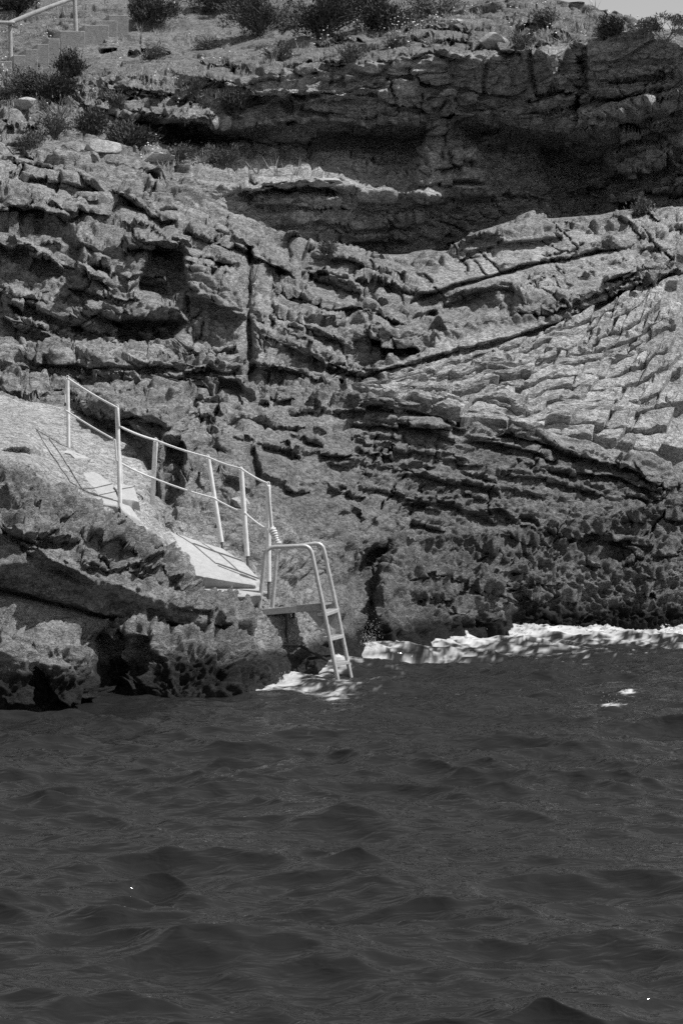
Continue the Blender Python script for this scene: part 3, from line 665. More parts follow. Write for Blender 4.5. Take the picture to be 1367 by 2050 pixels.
def wob(a, k): return .10 * fbm(np.stack([a, np.full_like(a, k * 3.7), a * 0], -1), .9, 3, .55)
def zrow(a, k):
    l, h = np.interp(a, xb, lo_), np.interp(a, xb, hi_); return l + (h - l) * fr[k] + wob(a, k) * np.minimum(1, (h - l) / 1.2)
sp1 = np.array([0, .025, .09, .2, .3, .4, .5, .6, .7, .8, .91, .975, 1]); tp1 = np.array([0, .05, .2, .4, .6, .8, .95, 1])
SS, TT = np.meshgrid(sp1, tp1); ng, mg = len(sp1), len(tp1)
ii = np.arange(ng * mg).reshape(mg, ng); qt = np.stack([ii[:-1, :-1], ii[:-1, 1:], ii[1:, 1:], ii[1:, :-1]], -1).reshape(-1, 4)
ring = np.concatenate([ii[0, :], ii[1:, -1], ii[-1, -2::-1], ii[-2:0:-1, 0]]); nr_ = len(ring)
qs = np.stack([ring, np.arange(nr_) + ng * mg, np.roll(np.arange(nr_), -1) + ng * mg, np.roll(ring, -1)], -1)
QB = np.concatenate([qt, qs]); npc = 0
for r in range(NROW):
    a = a0 + rb_.uniform(-.3, 0)
    while a < A_.max() and npc < 290:
        L = rb_.uniform(.2, .5) * rb_.choice((.5, .8, 1, 1.3, 1.9)); b = a + L; mid = np.array([a + L / 2]); zl, zh = zrow(mid, r)[0], zrow(mid, r + 1)[0]; th_ = zh - zl
        pu, pv = proj(np.array([[mid[0], 0, 0]]) + np.array([[0, -hgt(mid, np.array([(zl + zh) / 2]))[0] * cD + (zl + zh) / 2 * sD, hgt(mid, np.array([(zl + zh) / 2]))[0] * sD + (zl + zh) / 2 * cD]]))
        if th_ > .045 and pu[0] < 1500 and pu[0] > 690:
            g = rb_.choice((.005, .010, .016, .028)); sl = .5 * th_ + rb_.gauss(0, .04); sr = .5 * th_ + rb_.gauss(0, .04); sk_ = rb_.uniform(-.12, .12)
            aa = (a + g / 2 + sl * TT) * (1 - SS) + (b - g / 2 + sr * TT) * SS
            z0, z1 = zrow(aa.ravel(), r).reshape(aa.shape) + g, zrow(aa.ravel(), r + 1).reshape(aa.shape) - g * .5
            cham = rb_.uniform(0, .10); z1 = z1 - cham * th_ * (SS > .93) * rb_.choice((0, 1)) ; z0 = z0 + cham * th_ * (SS < .07) * rb_.choice((0, 1))
            ww = z0 * (1 - TT) + z1 * TT
            if COV[np.clip(((aa - a0) / ST).astype(int), 0, na - 1), np.clip(((ww - w0) / ST).astype(int), 0, nw - 1)].min() < .25: a = b; continue
            h = hgt(aa.ravel(), ww.ravel()).reshape(aa.shape); hm = h.mean(); h = hm + (h - hm) * .75
            e_ = np.minimum(np.minimum(SS, 1 - SS) * L, np.minimum(TT, 1 - TT) * th_)
            pr = np.stack([aa.ravel(), ww.ravel(), h.ravel() * 0 + r * 5.1], -1)
            f_, _ = facets(pr / np.array([.17, .09, 1.]) + a, .6)
            h = h + rb_.uniform(-.05, .06) + rb_.uniform(-.16, .16) * (SS - .5) * L + rb_.uniform(-.24, .14) * (TT - .5) * th_ + .06 * f_.reshape(aa.shape) + .02 * fbm(pr, .07, 3).reshape(aa.shape)
            h = h - .022 * (1 - sstep(0, .022, e_))
            top = np.stack([aa, -h * cD + ww * sD, h * sD + ww * cD], -1).reshape(-1, 3); inn = np.array([0, cD, -sD]) * .26
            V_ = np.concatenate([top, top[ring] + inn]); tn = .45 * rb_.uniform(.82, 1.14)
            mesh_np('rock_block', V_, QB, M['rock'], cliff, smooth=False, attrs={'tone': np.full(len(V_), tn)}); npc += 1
        a = b

GPU, GPV = proj(G2); GDEP = G2[..., 1]
def ground(u, v, tol=4):
    """nearest visible point of the built cliff under pixel (u,v)"""
    r = (np.abs(GPU - u) < tol) & (np.abs(GPV - v) < tol)
    if not r.any():
        k = np.argmin((GPU - u) ** 2 + (GPV - v) ** 2); return Vector([float(a) for a in G2.reshape(-1, 3)[k]])
    ii = np.argwhere(r); k = ii[np.argmin(GDEP[r])]
    return Vector([float(a) for a in G2[k[0], k[1]]])

# ------------------------------------------------------------------ sea
ys = [3.2]
while ys[-1] < 27.5: ys.append(ys[-1] * 1.0027)
ys = np.array([-400, -150, -60, -25, -10, -3, 0, 1, 2, 2.6, 3.0] + ys + [29, 33])
t = np.concatenate([-np.array(expand(0, 6, .01, 1.35))[::-1] - .19, np.arange(-.19, .1901, .0013), np.array(expand(0, 6, .01, 1.35)) + .19])
SX = t[None, :] * np.maximum(ys, 3.2)[:, None] * np.where(ys < 0, 8, 1)[:, None]; SY = np.broadcast_to(ys[:, None], SX.shape).copy()
def waves(X, Y):
    r = np.random.default_rng(5); dx = 0; dy = 0; H = 0
    far = np.clip((Y - 1) / 3, 0, 1) * np.clip((8 - np.abs(X)) / 2, 0, 1)
    for i in range(130):
        lam = .12 * (1.7 / .12) ** r.random() ; k = 2 * math.pi / lam
        th = math.radians(256) + r.normal() * (.5 if lam > .6 else .6)
        a = .0072 * lam ** 1.0 * (.78 if lam > .6 else (.92 if lam > .36 else 1.05)); ph = r.random() * 6.283
        kx, ky = math.cos(th), math.sin(th); w = k * (kx * X + ky * Y) + ph
        sn, cs = np.sin(w), np.cos(w); H = H + a * cs; dx = dx - .95 * a * kx * sn; dy = dy - .95 * a * ky * sn
    q = np.stack([X.ravel() * .25, Y.ravel() * .4, 0 * X.ravel()], -1); gm = (1 + .55 * perlin(q)).reshape(X.shape)
    return dx * far * gm, dy * far * gm, H * far * gm
shore_u = UC; shore_d = LDc[1]
def surf(X, Y):
    """the swell heaps up where it breaks against the rocks"""
    u = CU + F * X / np.maximum(Y, 1); ds = np.interp(u, shore_u, shore_d); dist = ds - Y
    g = np.interp(u, [520, 620, 700, 800, 930, 1000, 1120, 1250, 1367], [0, .03, .05, .05, .10, .07, .09, .05, .03])
    return g * np.exp(-((dist - .35) / .7) ** 2), dist, u
def foam_field(X, Y):
    sg, dist, fu = surf(X, Y)
    wd = np.interp(fu, [-100, 0, 480, 540, 600, 700, 760, 860, 1000, 1200, 1367, 1500], [.04, .05, .12, .7, 1.5, 1.7, 1.7, 2.0, 2.2, 2.0, 1.8, 1.6])
    q = np.stack([X.ravel() * .8, Y.ravel() * 1.1, 0 * X.ravel()], -1)
    lace = fbm(q, .26, 5, .68, ridged=True).reshape(X.shape); pat = fbm(q + 40, 1.1, 4, .6).reshape(X.shape); fine = fbm(q + 90, .09, 4, .6).reshape(X.shape)
    core = np.interp(fu, [480, 560, 700, 900, 1000, 1367], [.3, .75, .75, .9, .8, .9])
    m = (1 - np.abs(dist - .1) / wd)
    m = np.where(dist < 0, 1 + dist * .8, m)
    m = .85 * m * (.40 + .5 * core) + .55 * lace + .34 * pat + .42 * fine - .56
    far_m = .5 * lace + .4 * pat + .35 * fine - .70 + .42 * np.exp(-((dist - 2.0) / 1.8) ** 2) * sstep(480, 680, fu)
    m = np.where(wd > .2, np.maximum(m, far_m * (fu > 420)), m - .25)
    m = np.where((dist > 6) | (dist < -3), -1, m)
    cap = np.exp(-((X - 2.40) / .10) ** 2 - ((Y - 17.75) / .16) ** 2) + .8 * np.exp(-((X - 2.62) / .12) ** 2 - ((Y - 18.3) / .1) ** 2)
    m = np.where(cap > .05, np.maximum(m, 1.0 * cap + .7 * fine + .5 * lace - .75), m)
    return m, sg, dist, fine
DX, DY, DZ = waves(SX, SY); fm, sg, _, _ = foam_field(SX, SY)
SP = np.stack([SX + DX, SY + DY, DZ + sg], -1)
si = np.arange(SX.size).reshape(SX.shape)
sq = np.stack([si[:-1, :-1], si[:-1, 1:], si[1:, 1:], si[1:, :-1]], -1).reshape(-1, 4)
sea = tag(mesh_np('sea', SP.reshape(-1, 3), sq, M['sea'], attrs={'foam': np.clip(sstep(-.02, .20, fm) * (.45 + .55 * sstep(0, .45, fm)), 0, 1)}), kind='structure')
# thick foam: only where the swell breaks, its edges dip under the water
fy = np.exp(np.arange(math.log(16.0), math.log(26.5), .0019)); ft = np.arange(-.19, .215, .00085)
FX = ft[None] * fy[:, None]; FY = np.broadcast_to(fy[:, None], FX.shape).copy()
fdx, fdy, fdz = waves(FX, FY); m, sg, dist, fine = foam_field(FX, FY); m = m - .46
lift = np.clip(m * .10, -.02, .05) + .022 * np.clip(fine, -1, 1) * (m > .05)
FP = np.stack([FX + fdx, FY + fdy, fdz + sg + lift], -1)
fi = np.arange(FX.size).reshape(FX.shape); fq = np.stack([fi[:-1, :-1], fi[:-1, 1:], fi[1:, 1:], fi[1:, :-1]], -1).reshape(-1, 4)
keep = (m.ravel()[fq].max(1) > -.04) & (dist.ravel()[fq[:, 0]] > -1.2)
fq = fq[keep]; us, inv = np.unique(fq, return_inverse=True)
foam = mesh_np('sea_foam', FP.reshape(-1, 3)[us], inv.reshape(-1, 4), M['foam'])
tag(foam, 'white lacy foam breaking along the rocks and around the ladder', 'foam', kind='stuff')

def seaz(x, y):
    a, b, c = waves(np.array([[x]]), np.array([[y]])); g, _, _ = surf(np.array([[x]]), np.array([[y]])); return float((c + g)[0, 0])
def droplets(name, u, v, d, n, sx, sz, r, label):
    mb = MB(); rr = random.Random(int(u + v))
    base = P3(u, v, d)
    for i in range(n):
        p = base + Vector((rr.gauss(0, sx), rr.gauss(0, sx * .8), abs(rr.gauss(0, sz)) - .02)); s_ = r * rr.uniform(.35, 1.5)
        o = [Vector((1, 0, 0)), Vector((0, 1, 0)), Vector((-1, 0, 0)), Vector((0, -1, 0)), Vector((0, 0, 1.3)), Vector((0, 0, -1.3))]
        mb.add([p + q * s_ * rr.uniform(.7, 1.3) for q in o], [(0, 1, 4), (1, 2, 4), (2, 3, 4), (3, 0, 4), (1, 0, 5), (2, 1, 5), (3, 2, 5), (0, 3, 5)])
    return tag(mb.build(name, M['foam']), label, 'splash', kind='stuff')

# ------------------------------------------------------------------ concrete path
path = empty('concrete_path', P3(400, 1120, 20.4)); tag(path, kind='structure')
def slab(poly, dfun, name, thick=.10, edge=.012, under=.03):
    p = np.array(poly, float); st = 5.0
    us_ = np.arange(p[:, 0].min(), p[:, 0].max() + st, st); vs_ = np.arange(p[:, 1].min(), p[:, 1].max() + st, st)
    # ordered outline, resampled and slightly ragged, filled as one n-gon fan of rings
    o = []
    for i in range(len(p)):
        a, b = p[i], p[(i + 1) % len(p)]; n = max(1, int(np.hypot(*(b - a)) / 4))
        for k in range(n): o.append(a + (b - a) * k / n)
    o = np.array(o); j = fbm(np.stack([o[:, 0], o[:, 1], 0 * o[:, 0]], -1), 14, 4)
    c = o.mean(0); o = o + (o - c) / (np.linalg.norm(o - c, axis=1, keepdims=True) + 1e-6) * j[:, None] * 2.6
    rings = []; 
    for s_ in (1.0, .985, .9, .75, .55, .3, .1):
        r = c + (o - c) * s_; rings.append(np.array([P3(a, b, dfun(a, b)) for a, b in r]) + np.array([0, 0, -edge if s_ == 1 else 0]))
    n = len(o); bot = rings[0] + np.array([.01, under, -thick]); V = np.concatenate([bot] + rings); mb = MB(); Fs = []
    for k in range(len(rings)):
        for i in range(n): Fs.append((k * n + i, k * n + (i + 1) % n, (k + 1) * n + (i + 1) % n, (k + 1) * n + i))
    Fs.append(tuple(len(rings) * n + i for i in range(n)))
    V[n:] += (.006 * fbm(V[n:], .3, 3))[:, None] * np.array([0, 0, 1])
    mb.add(V, Fs); ob = mb.build(name, M['concrete'], None, True)
    ob.parent = path; ob.matrix_parent_inverse = Matrix.Translation(path.location).inverted()
    return ob
def plane3(*pts):
    A = np.array([[u, v, 1] for u, v, d in pts]); k = np.linalg.lstsq(A, np.array([1 / d for u, v, d in pts]), rcond=None)[0]
    return lambda u, v: 1 / (k[0] * u + k[1] * v + k[2])
pathf = plane3((285, 1042, 20.75), (445, 1094, 20.75), (520, 1162, 20.0), (375, 1150, 19.5))
slab([(278, 1040), (300, 1046), (345, 1066), (400, 1084), (445, 1098), (490, 1126), (521, 1160), (512, 1170), (440, 1158), (382, 1148), (364, 1112), (335, 1085)], pathf, 'slab', .15, under=.15)
slab([(384, 1176), (450, 1172), (520, 1174), (522, 1190), (460, 1194), (430, 1184)], plane3((384, 1176, 19.72), (520, 1172, 20.0), (522, 1192, 19.65), (430, 1190, 19.42)), 'slab', .12, under=.14)
pf2 = plane3((110, 955, 20.3), (190, 942, 20.8), (236, 1010, 19.75), (118, 982, 19.7))
slab([(108, 957), (150, 951), (190, 943), (228, 970), (238, 1000), (234, 1012), (190, 1006), (168, 998), (158, 984), (118, 978)], pf2, 'slab', .06)
slab([(228, 973), (240, 968), (268, 973), (279, 1005), (262, 1001), (243, 998)], plane3((228, 973, 20.3), (268, 973, 20.5), (279, 1005, 20.0), (243, 1000, 19.9)), 'slab', .08)
slab([(240, 1006), (262, 1013), (275, 1032), (277, 1040), (258, 1030), (242, 1018)], plane3((240, 1006, 19.8), (262, 1013, 20.0), (277, 1040, 19.9), (242, 1018, 19.6)), 'slab', .1)
slab([(122, 905), (138, 900), (160, 908), (180, 918), (150, 916), (140, 908)], lambda u, v: base_depth(u, v) - .06, 'slab', .1)

# ------------------------------------------------------------------ rope railing
rail = empty('rope_railing', P3(240, 1010, 19.9)); tag(rail, 'white pipe posts strung with two ropes down the concrete path', 'railing')
def sub(mb, name, mat, parent, label=None, **k):
    o = mb.build(name, mat, None, **k); o.parent = parent
    r = parent
    while r.parent: r = r.parent
    o.matrix_parent_inverse = Matrix.Translation(r.location).inverted() if parent.type == 'EMPTY' else Matrix()
    if label: o['label'] = label
    return o
# post: base pixel, top pixel, depth, radius, stub px
POSTS = [((138, 904), (136, 759), 21.6, .020, 0), ((241, 1010), (235, 818), 19.85, .022, 0), ((303, 1046), (312, 884), 20.8, .025, 8), ((445, 1092), (417, 918), 20.75, .024, 7),
         ((496, 1124), (483, 942), 20.45, .026, 11), ((538, 1176), (537, 972), 20.05, .026, 12)]
tops = []
for (b, t_, d, r, stub) in POSTS:
    g = P3(b[0], b[1], d); tp = P3(t_[0], t_[1], d); ax = (tp - g).normalized(); mb = MB()
    lo = g + ax * (stub / F * d); mb.tube([lo, lo + (tp - lo) * .5, tp, tp + ax * .006], [r, r, r, r * .7], 14)
    po = sub(mb, 'post', M['post'], rail)
    if stub:
        mb = MB(); mb.tube([g - ax * .12, lo + ax * .02], r * .55, 8); o = mb.build('foot_rod', M['stub'], po); 
    mb = MB(); c = tp + ax * .018
    mb.tube([c + Vector((math.cos(a) * .016, 0, math.sin(a) * .020)) for a in np.linspace(0, 2 * math.pi, 13)], .005, 6, False)
    mb.build('rope_eye', M['post'], po)
    tops.append(tp)
def cat(a, b, sag, n=12):
    return [a.lerp(b, i / n) - Vector((0, 0, sag * 4 * (i / n) * (1 - i / n))) for i in range(n + 1)]
def ropeline(pts, sag): 
    r = []
    for a, b in zip(pts[:-1], pts[1:]): r += cat(a, b, sag)[:-1]
    return r + [pts[-1]]
D_ = [p[2] - .03 for p in POSTS]
up = [P3(137, 758, D_[0]), P3(235, 816, D_[1])]; up2 = [P3(239, 853, D_[1]), P3(312, 881, D_[2]), P3(416, 915, D_[3]), P3(483, 938, D_[4]), P3(536, 968, D_[5])]
lo1 = [P3(133, 822, D_[0]), P3(231, 881, D_[1] - .01)]; lo2 = [P3(234, 922, D_[1]), P3(307, 957, D_[2]), P3(428, 997, D_[3]), P3(491, 1027, D_[4]), P3(537, 1061, D_[5])]
mb = MB(); mb.tube(ropeline(up, .012) + ropeline(up2, .012), .0115, 8); sub(mb, 'rope', M['rope'], rail, 'upper rope strung over the post tops')
mb = MB(); mb.tube(ropeline(lo1, .008) + ropeline(lo2, .012), .010, 8); sub(mb, 'rope', M['rope'], rail, 'lower rope at mid height')
mb = MB(); mb.tube([P3(239, 900, D_[1] + .05), P3(243, 930, D_[1] + .06), P3(245, 968, D_[1] + .06)], .010, 8); sub(mb, 'rope_tail', M['rope'], rail)
mb = MB(); mb.tube([P3(134, 765, 21.7), P3(131, 790, 21.75), P3(132, 806, 21.75)], .010, 8); sub(mb, 'rope_tail', M['rope'], rail)
mb = MB(); mb.tube([P3(538, 975, 19.98), P3(541, 1010, 19.97), P3(545, 1056, 19.96)], .011, 8); mb.tube([P3(537, 975, 20.0), P3(538, 1010, 19.98), P3(542, 1058, 19.97)], .009, 8)
sub(mb, 'rope_tail', M['rope'], rail, 'doubled rope end hanging down the lowest post')
mb = MB(); a, b = P3(543, 1056, 19.96), P3(557, 1088, 19.96); ax = b - a; nn = 70
e1 = ax.cross(Vector((0, 1, 0))).normalized(); e2 = Vector((0, 1, 0))
mb.tube([a + ax * (i / nn) + (e1 * math.cos(i * .63) + e2 * math.sin(i * .63)) * (.024 + .008 * math.sin(i * .09)) for i in range(nn + 1)], .0115, 7)
mb.tube([a - ax * .02, b], .02, 8)
sub(mb, 'rope_coil', M['rope'], rail, 'rope wound into a hanging coil')

# ------------------------------------------------------------------ swimming ladder
DN, DF = 19.72, 20.17
lad = empty('swim_ladder', P3(660, 1355, DN)); tag(lad, 'steel swimming ladder with bent handrails and platform going down into the sea', 'ladder')
def bent(pts, r=.035, n=6):
    out = [pts[0]]
    for a, b, c in zip(pts[:-2], pts[1:-1], pts[2:]):
        k1 = (a - b).normalized(); k2 = (c - b).normalized(); L = min(r * 1.6, (a - b).length * .45, (c - b).length * .45); p, q_ = b + k1 * L, b + k2 * L
        for i in range(n + 1):
            t_ = i / n; out.append(p * (1 - t_) ** 2 + b * 2 * t_ * (1 - t_) + q_ * t_ * t_)
    return out + [pts[-1]]
near = [P3(519, 1222, DN), P3(532, 1096, DN), P3(621, 1092, DN), P3(647, 1214, DN - .02), P3(675, 1356, DN - .03), P3(682, 1392, DN - .04)]
farr = [P3(545, 1221, DF), P3(555, 1099, DF), P3(645, 1086, DF), P3(671, 1204, DF - .02), P3(702, 1354, DF - .03), P3(709, 1388, DF - .04)]
for pts in (near, farr):
    mb = MB(); mb.tube(bent(pts[:4], .055)[:-1] + pts[3:], .0215, 14); sub(mb, 'handrail', M['steel'], lad)
def lerp_rail(pts, t_): return pts[3].lerp(pts[4], t_)
for v0 in (1227, 1276, 1326):
    t_ = (v0 - 1214) / (1356 - 1214); a = lerp_rail(near, t_); b = lerp_rail(farr, t_ + .003)
    ax = (b - a).normalized(); w = Vector((-.075, 0.01, 0)); dn = Vector((0, 0, -.034)); a = a + ax * .01; b = b - ax * .01
    mb = MB(); mb.hexa([a + w, b + w, b - w * .35, a - w * .35, a + w + dn, b + w + dn, b - w * .35 + dn, a - w * .35 + dn])
    tr = sub(mb, 'tread', M['steel'], lad, smooth=False, bevel=.004)
    for k in range(5):
        mb = MB(); t0 = w * (1 - .27 * k) * .92 ; up_ = Vector((0, 0, .004)); w_ = w * .045
        mb.hexa([a + t0 + up_, b + t0 + up_, b + t0 - w_ + up_, a + t0 - w_ + up_, a + t0, b + t0, b + t0 - w_, a + t0 - w_]); o = mb.build('grip_rib', M['steel_dark'], tr, False)
# platform: two side beams, end beam, deck boards
A0, A1 = P3(512, 1221, DN), P3(645, 1207, DN); B0, B1 = P3(538, 1219, DF), P3(668, 1203, DF)
dn = Vector((0, 0, -.062)); wy = Vector((0, .03, 0))
for p, q_ in ((A0, A1), (B0 - wy, B1 - wy)):
    mb = MB(); mb.hexa([p, q_, q_ + wy, p + wy, p + dn, q_ + dn * 1.15, q_ + wy + dn * 1.15, p + wy + dn]); sub(mb, 'side_beam', M['steel_dark'], lad, smooth=False, bevel=.004)
for k in range(7):
    t0, t1 = .03 + k * .137, .03 + k * .137 + .12; i_ = Vector((0, .034, -.006)); j_ = Vector((0, -.034, -.006)); th = Vector((0, 0, -.022))
    p = [A0.lerp(A1, t0) + i_, A0.lerp(A1, t1) + i_, B0.lerp(B1, t1) + j_, B0.lerp(B1, t0) + j_]
    mb = MB(); mb.hexa(p + [x + th for x in p]); sub(mb, 'deck_board', M['steel_dark'], lad, smooth=False, bevel=.003)
gy = Vector((0, .012, 0))
for d, ou in ((DN + .012, 0), (DF - .06, 24)):
    mb = MB(); mb.prism([P3(613 + ou, 1224, d), P3(646 + ou, 1222, d), P3(654 + ou, 1262, d), P3(640 + ou, 1256, d)], gy); sub(mb, 'gusset_plate', M['steel_dark'], lad, smooth=False)
for d, ou in ((DN + .05, 0), (DF - .03, 14)):
    mb = MB(); mb.tube([P3(574 + ou, 1228, d), P3(575 + ou, 1345, d + .25)], .016, 8); sub(mb, 'dark_bar', M['iron_wet'], lad)  # pair of thin dark bars running down below the platform
mb = MB(); mb.tube([P3(541, 1290, 19.7), P3(600, 1292, 19.95), P3(655, 1322, DN + .02)], .017, 8); sub(mb, 'brace', M['iron_wet'], lad)
mb = MB(); mb.tube([P3(586, 1350, 20.1), P3(620, 1318, 20.05), P3(668, 1312, DN + .03)], .02, 8); sub(mb, 'brace', M['iron_wet'], lad)

# ------------------------------------------------------------------ stairs and wooden handrail, upper left
stairs = empty('concrete_stairs', ground(150, 60)); tag(stairs, 'weathered concrete steps climbing the hillside at top left', 'stairs')
STEP = [(10, 122, 30), (40, 110, 24), (64, 98, 24), (87, 88, 24), (109, 77, 24), (146, 62, 50), (194, 50, 50), (214, 41, 44), (238, 30, 40)]
for k, (u, v, w) in enumerate(STEP):
    d = 38.75 + k * .2; a = P3(u - w * .5, v, d); b = P3(u + w * .5, v, d); bk = Vector((-.35, .8, 0)); dn = Vector((0, 0, -.5))
    mb = MB(); top = [a, b, b + bk, a + bk]; mb.hexa(top + [x + dn for x in top])
    o = sub(mb, 'step', M['stair'], stairs, smooth=False, bevel=.012)
wr = empty('wooden_handrail', P3(22, 152, 39.2)); tag(wr, 'weathered wooden post-and-rail handrail beside the hillside steps', 'handrail')
for (b, t_, d) in (((24, 156), (21, 44), 39.2), ((154, 64), (150, -6), 39.9)):
    a, c = P3(*b, d), P3(*t_, d); a = a - Vector((0, 0, .25)); mb = MB(); mb.tube([a, a.lerp(c, .3), a.lerp(c, .7), c], [.05, .045, .042, .04], 10); sub(mb, 'post', M['wood'], wr)
mb = MB(); mb.tube([P3(-60, 47, 38.9), P3(0, 45, 39.05), P3(30, 46, 39.15)], .038, 10); sub(mb, 'rail', M['wood'], wr)
mb = MB(); mb.tube([P3(20, 46, 39.15), P3(60, 30, 39.4), P3(100, 14, 39.6), P3(152, -5, 39.9), P3(200, -22, 40.2)], [.046, .05, .045, .04, .04], 10); sub(mb, 'rail', M['wood'], wr)
mk = MB(); g = ground(345, 12); mk.tube([g - Vector((0, 0, .1)), g + Vector((0, 0, .14)), g + Vector((0, 0, .3))], [.05, .045, .035], 8)
tag(mk.build('marker_post', M['post']), 'short pale stake standing behind the dark juniper at the path', 'stake')

# ------------------------------------------------------------------ loose boulders
def boulder(u, v, wpx, hpx, label, seed, tone_=None, sink=.3):
    g = ground(u, v); s_ = g.y / F; rr = np.random.default_rng(seed)
    import bmesh
    bm = bmesh.new(); bmesh.ops.create_icosphere(bm, subdivisions=4, radius=1)
    V = np.array([w.co[:] for w in bm.verts])
    for k in range(16):
        n = rr.normal(size=3); n /= np.linalg.norm(n); c = rr.uniform(.55, .85); e = V @ n - c; V = V - np.clip(e, 0, None)[:, None] * n
    V += .05 * fbm(V + seed * 3.3, .5, 5)[:, None] * V
    V *= np.array([wpx * .62 * s_, wpx * .45 * s_, hpx * .66 * s_]); 
    for w, p in zip(bm.verts, V): w.co = p
    me = bpy.data.meshes.new('boulder'); bm.to_mesh(me); bm.free(); me.materials.append(M['boulder'])
    o = link('boulder', me); o.location = g + Vector((0, .05, hpx * s_ * (.5 - sink))); o.rotation_euler = (0, rr.uniform(-.2, .2), rr.uniform(-.3, .3))
    return tag(o, label, 'boulder', 'loose boulders on the rock')
for i, b in enumerate([(205, 300, 62, 34, 'pale split boulder at the foot of the shrubs, left of a lower flat boulder'), (305, 318, 78, 24, 'flat pale boulder resting on the rim of the left cliff'),
        (45, 218, 56, 26, 'rounded pale boulder beside the dry shrub at the left edge'), (914, 42, 20, 14, 'small round white boulder on the skyline ridge'), 
        (985, 90, 56, 36, 'angular block standing on the ridge behind the flowers'), (640, 372, 70, 18, 'thin sunlit slab resting on the dark ledge'), (478, 1012, 34, 26, 'dark rounded boulder behind the third rope post'),
        (505, 1148, 20, 26, 'small grey boulder at the lower end of the concrete path'), (365, 1058, 26, 24, 'small dark boulder on the far edge of the concrete path')]):
    boulder(*b, seed=i + 3)

# ------------------------------------------------------------------ plants
def leaves(mb, rr, p, dirv, n, ln, wd, spread):
    for i in range(n):
        d = (dirv + Vector((rr.gauss(0, spread), rr.gauss(0, spread), rr.gauss(0, spread)))).normalized(); q = p + Vector((rr.gauss(0, 1), rr.gauss(0, 1), rr.gauss(0, 1))) * ln * .8
        s_ = d.cross(Vector((rr.gauss(0, 1), rr.gauss(0, 1), rr.gauss(0, 1)))).normalized() * wd; L = ln * rr.uniform(.6, 1.4)
        mb.add([q - s_, q + s_, q + d * L], [(0, 1, 2)])
def bush(u, v, wpx, hpx, mat, label, seed, name='shrub', dens=1.0, leaf=.05, open_=.0, cat_='shrub'):
    g = ground(u, v); s_ = g.y / F; rr = random.Random(seed); W = wpx * s_ * .54; H = hpx * s_ * 1.05
    root = empty(name, g); fo = MB(); st = MB(); nb = int(26 * dens) + 8
    lob = [(rr.uniform(-.75, .75), rr.uniform(-.5, .5), rr.uniform(.35, .62), rr.uniform(.45, 1.1)) for q in range(rr.randint(3, 5))]
    for b in range(nb):
        lx, ly, ls, lh = rr.choice(lob); a = rr.uniform(0, 6.283); el = rr.uniform(.05, 1.0); R = math.sqrt(max(0, 1 - (el * .9) ** 2)) * rr.uniform(.6, 1.05)
        tip = Vector((W * (lx + math.cos(a) * R * ls), W * (ly + math.sin(a) * .8 * R * ls), H * lh * (.12 + .88 * el) * rr.uniform(.7, 1.1))); mid = tip * .5 + Vector((rr.gauss(0, W * .08), rr.gauss(0, W * .08), H * .06))
        st.tube([Vector((0, 0, -.08)), mid, tip], [.016, .011, .004], 5)
        nt = 9 if not open_ else 5
        for k in range(nt):
            t_ = .3 + .7 * (k + rr.random()) / nt; p = (mid * (1 - t_) * 2 + tip * (t_ - .5) * 2) if t_ > .5 else mid * (t_ * 2)
            if t_ > .5: p = mid.lerp(tip, (t_ - .5) * 2)
            p = p + Vector((rr.gauss(0, .10 * W), rr.gauss(0, .10 * W), rr.gauss(0, .07 * H)))
            leaves(fo, rr, p, (tip.normalized() + Vector((0, 0, .5))), int((16 if not open_ else 7) * dens ** .3), leaf, leaf * .22, .55)
    fo.build('foliage', mat, root, False); st.build('stem', M['twig'], root)
    return tag(root, label, cat_, None)
DK, MD = M['leaf_dark'], M['leaf_mid']
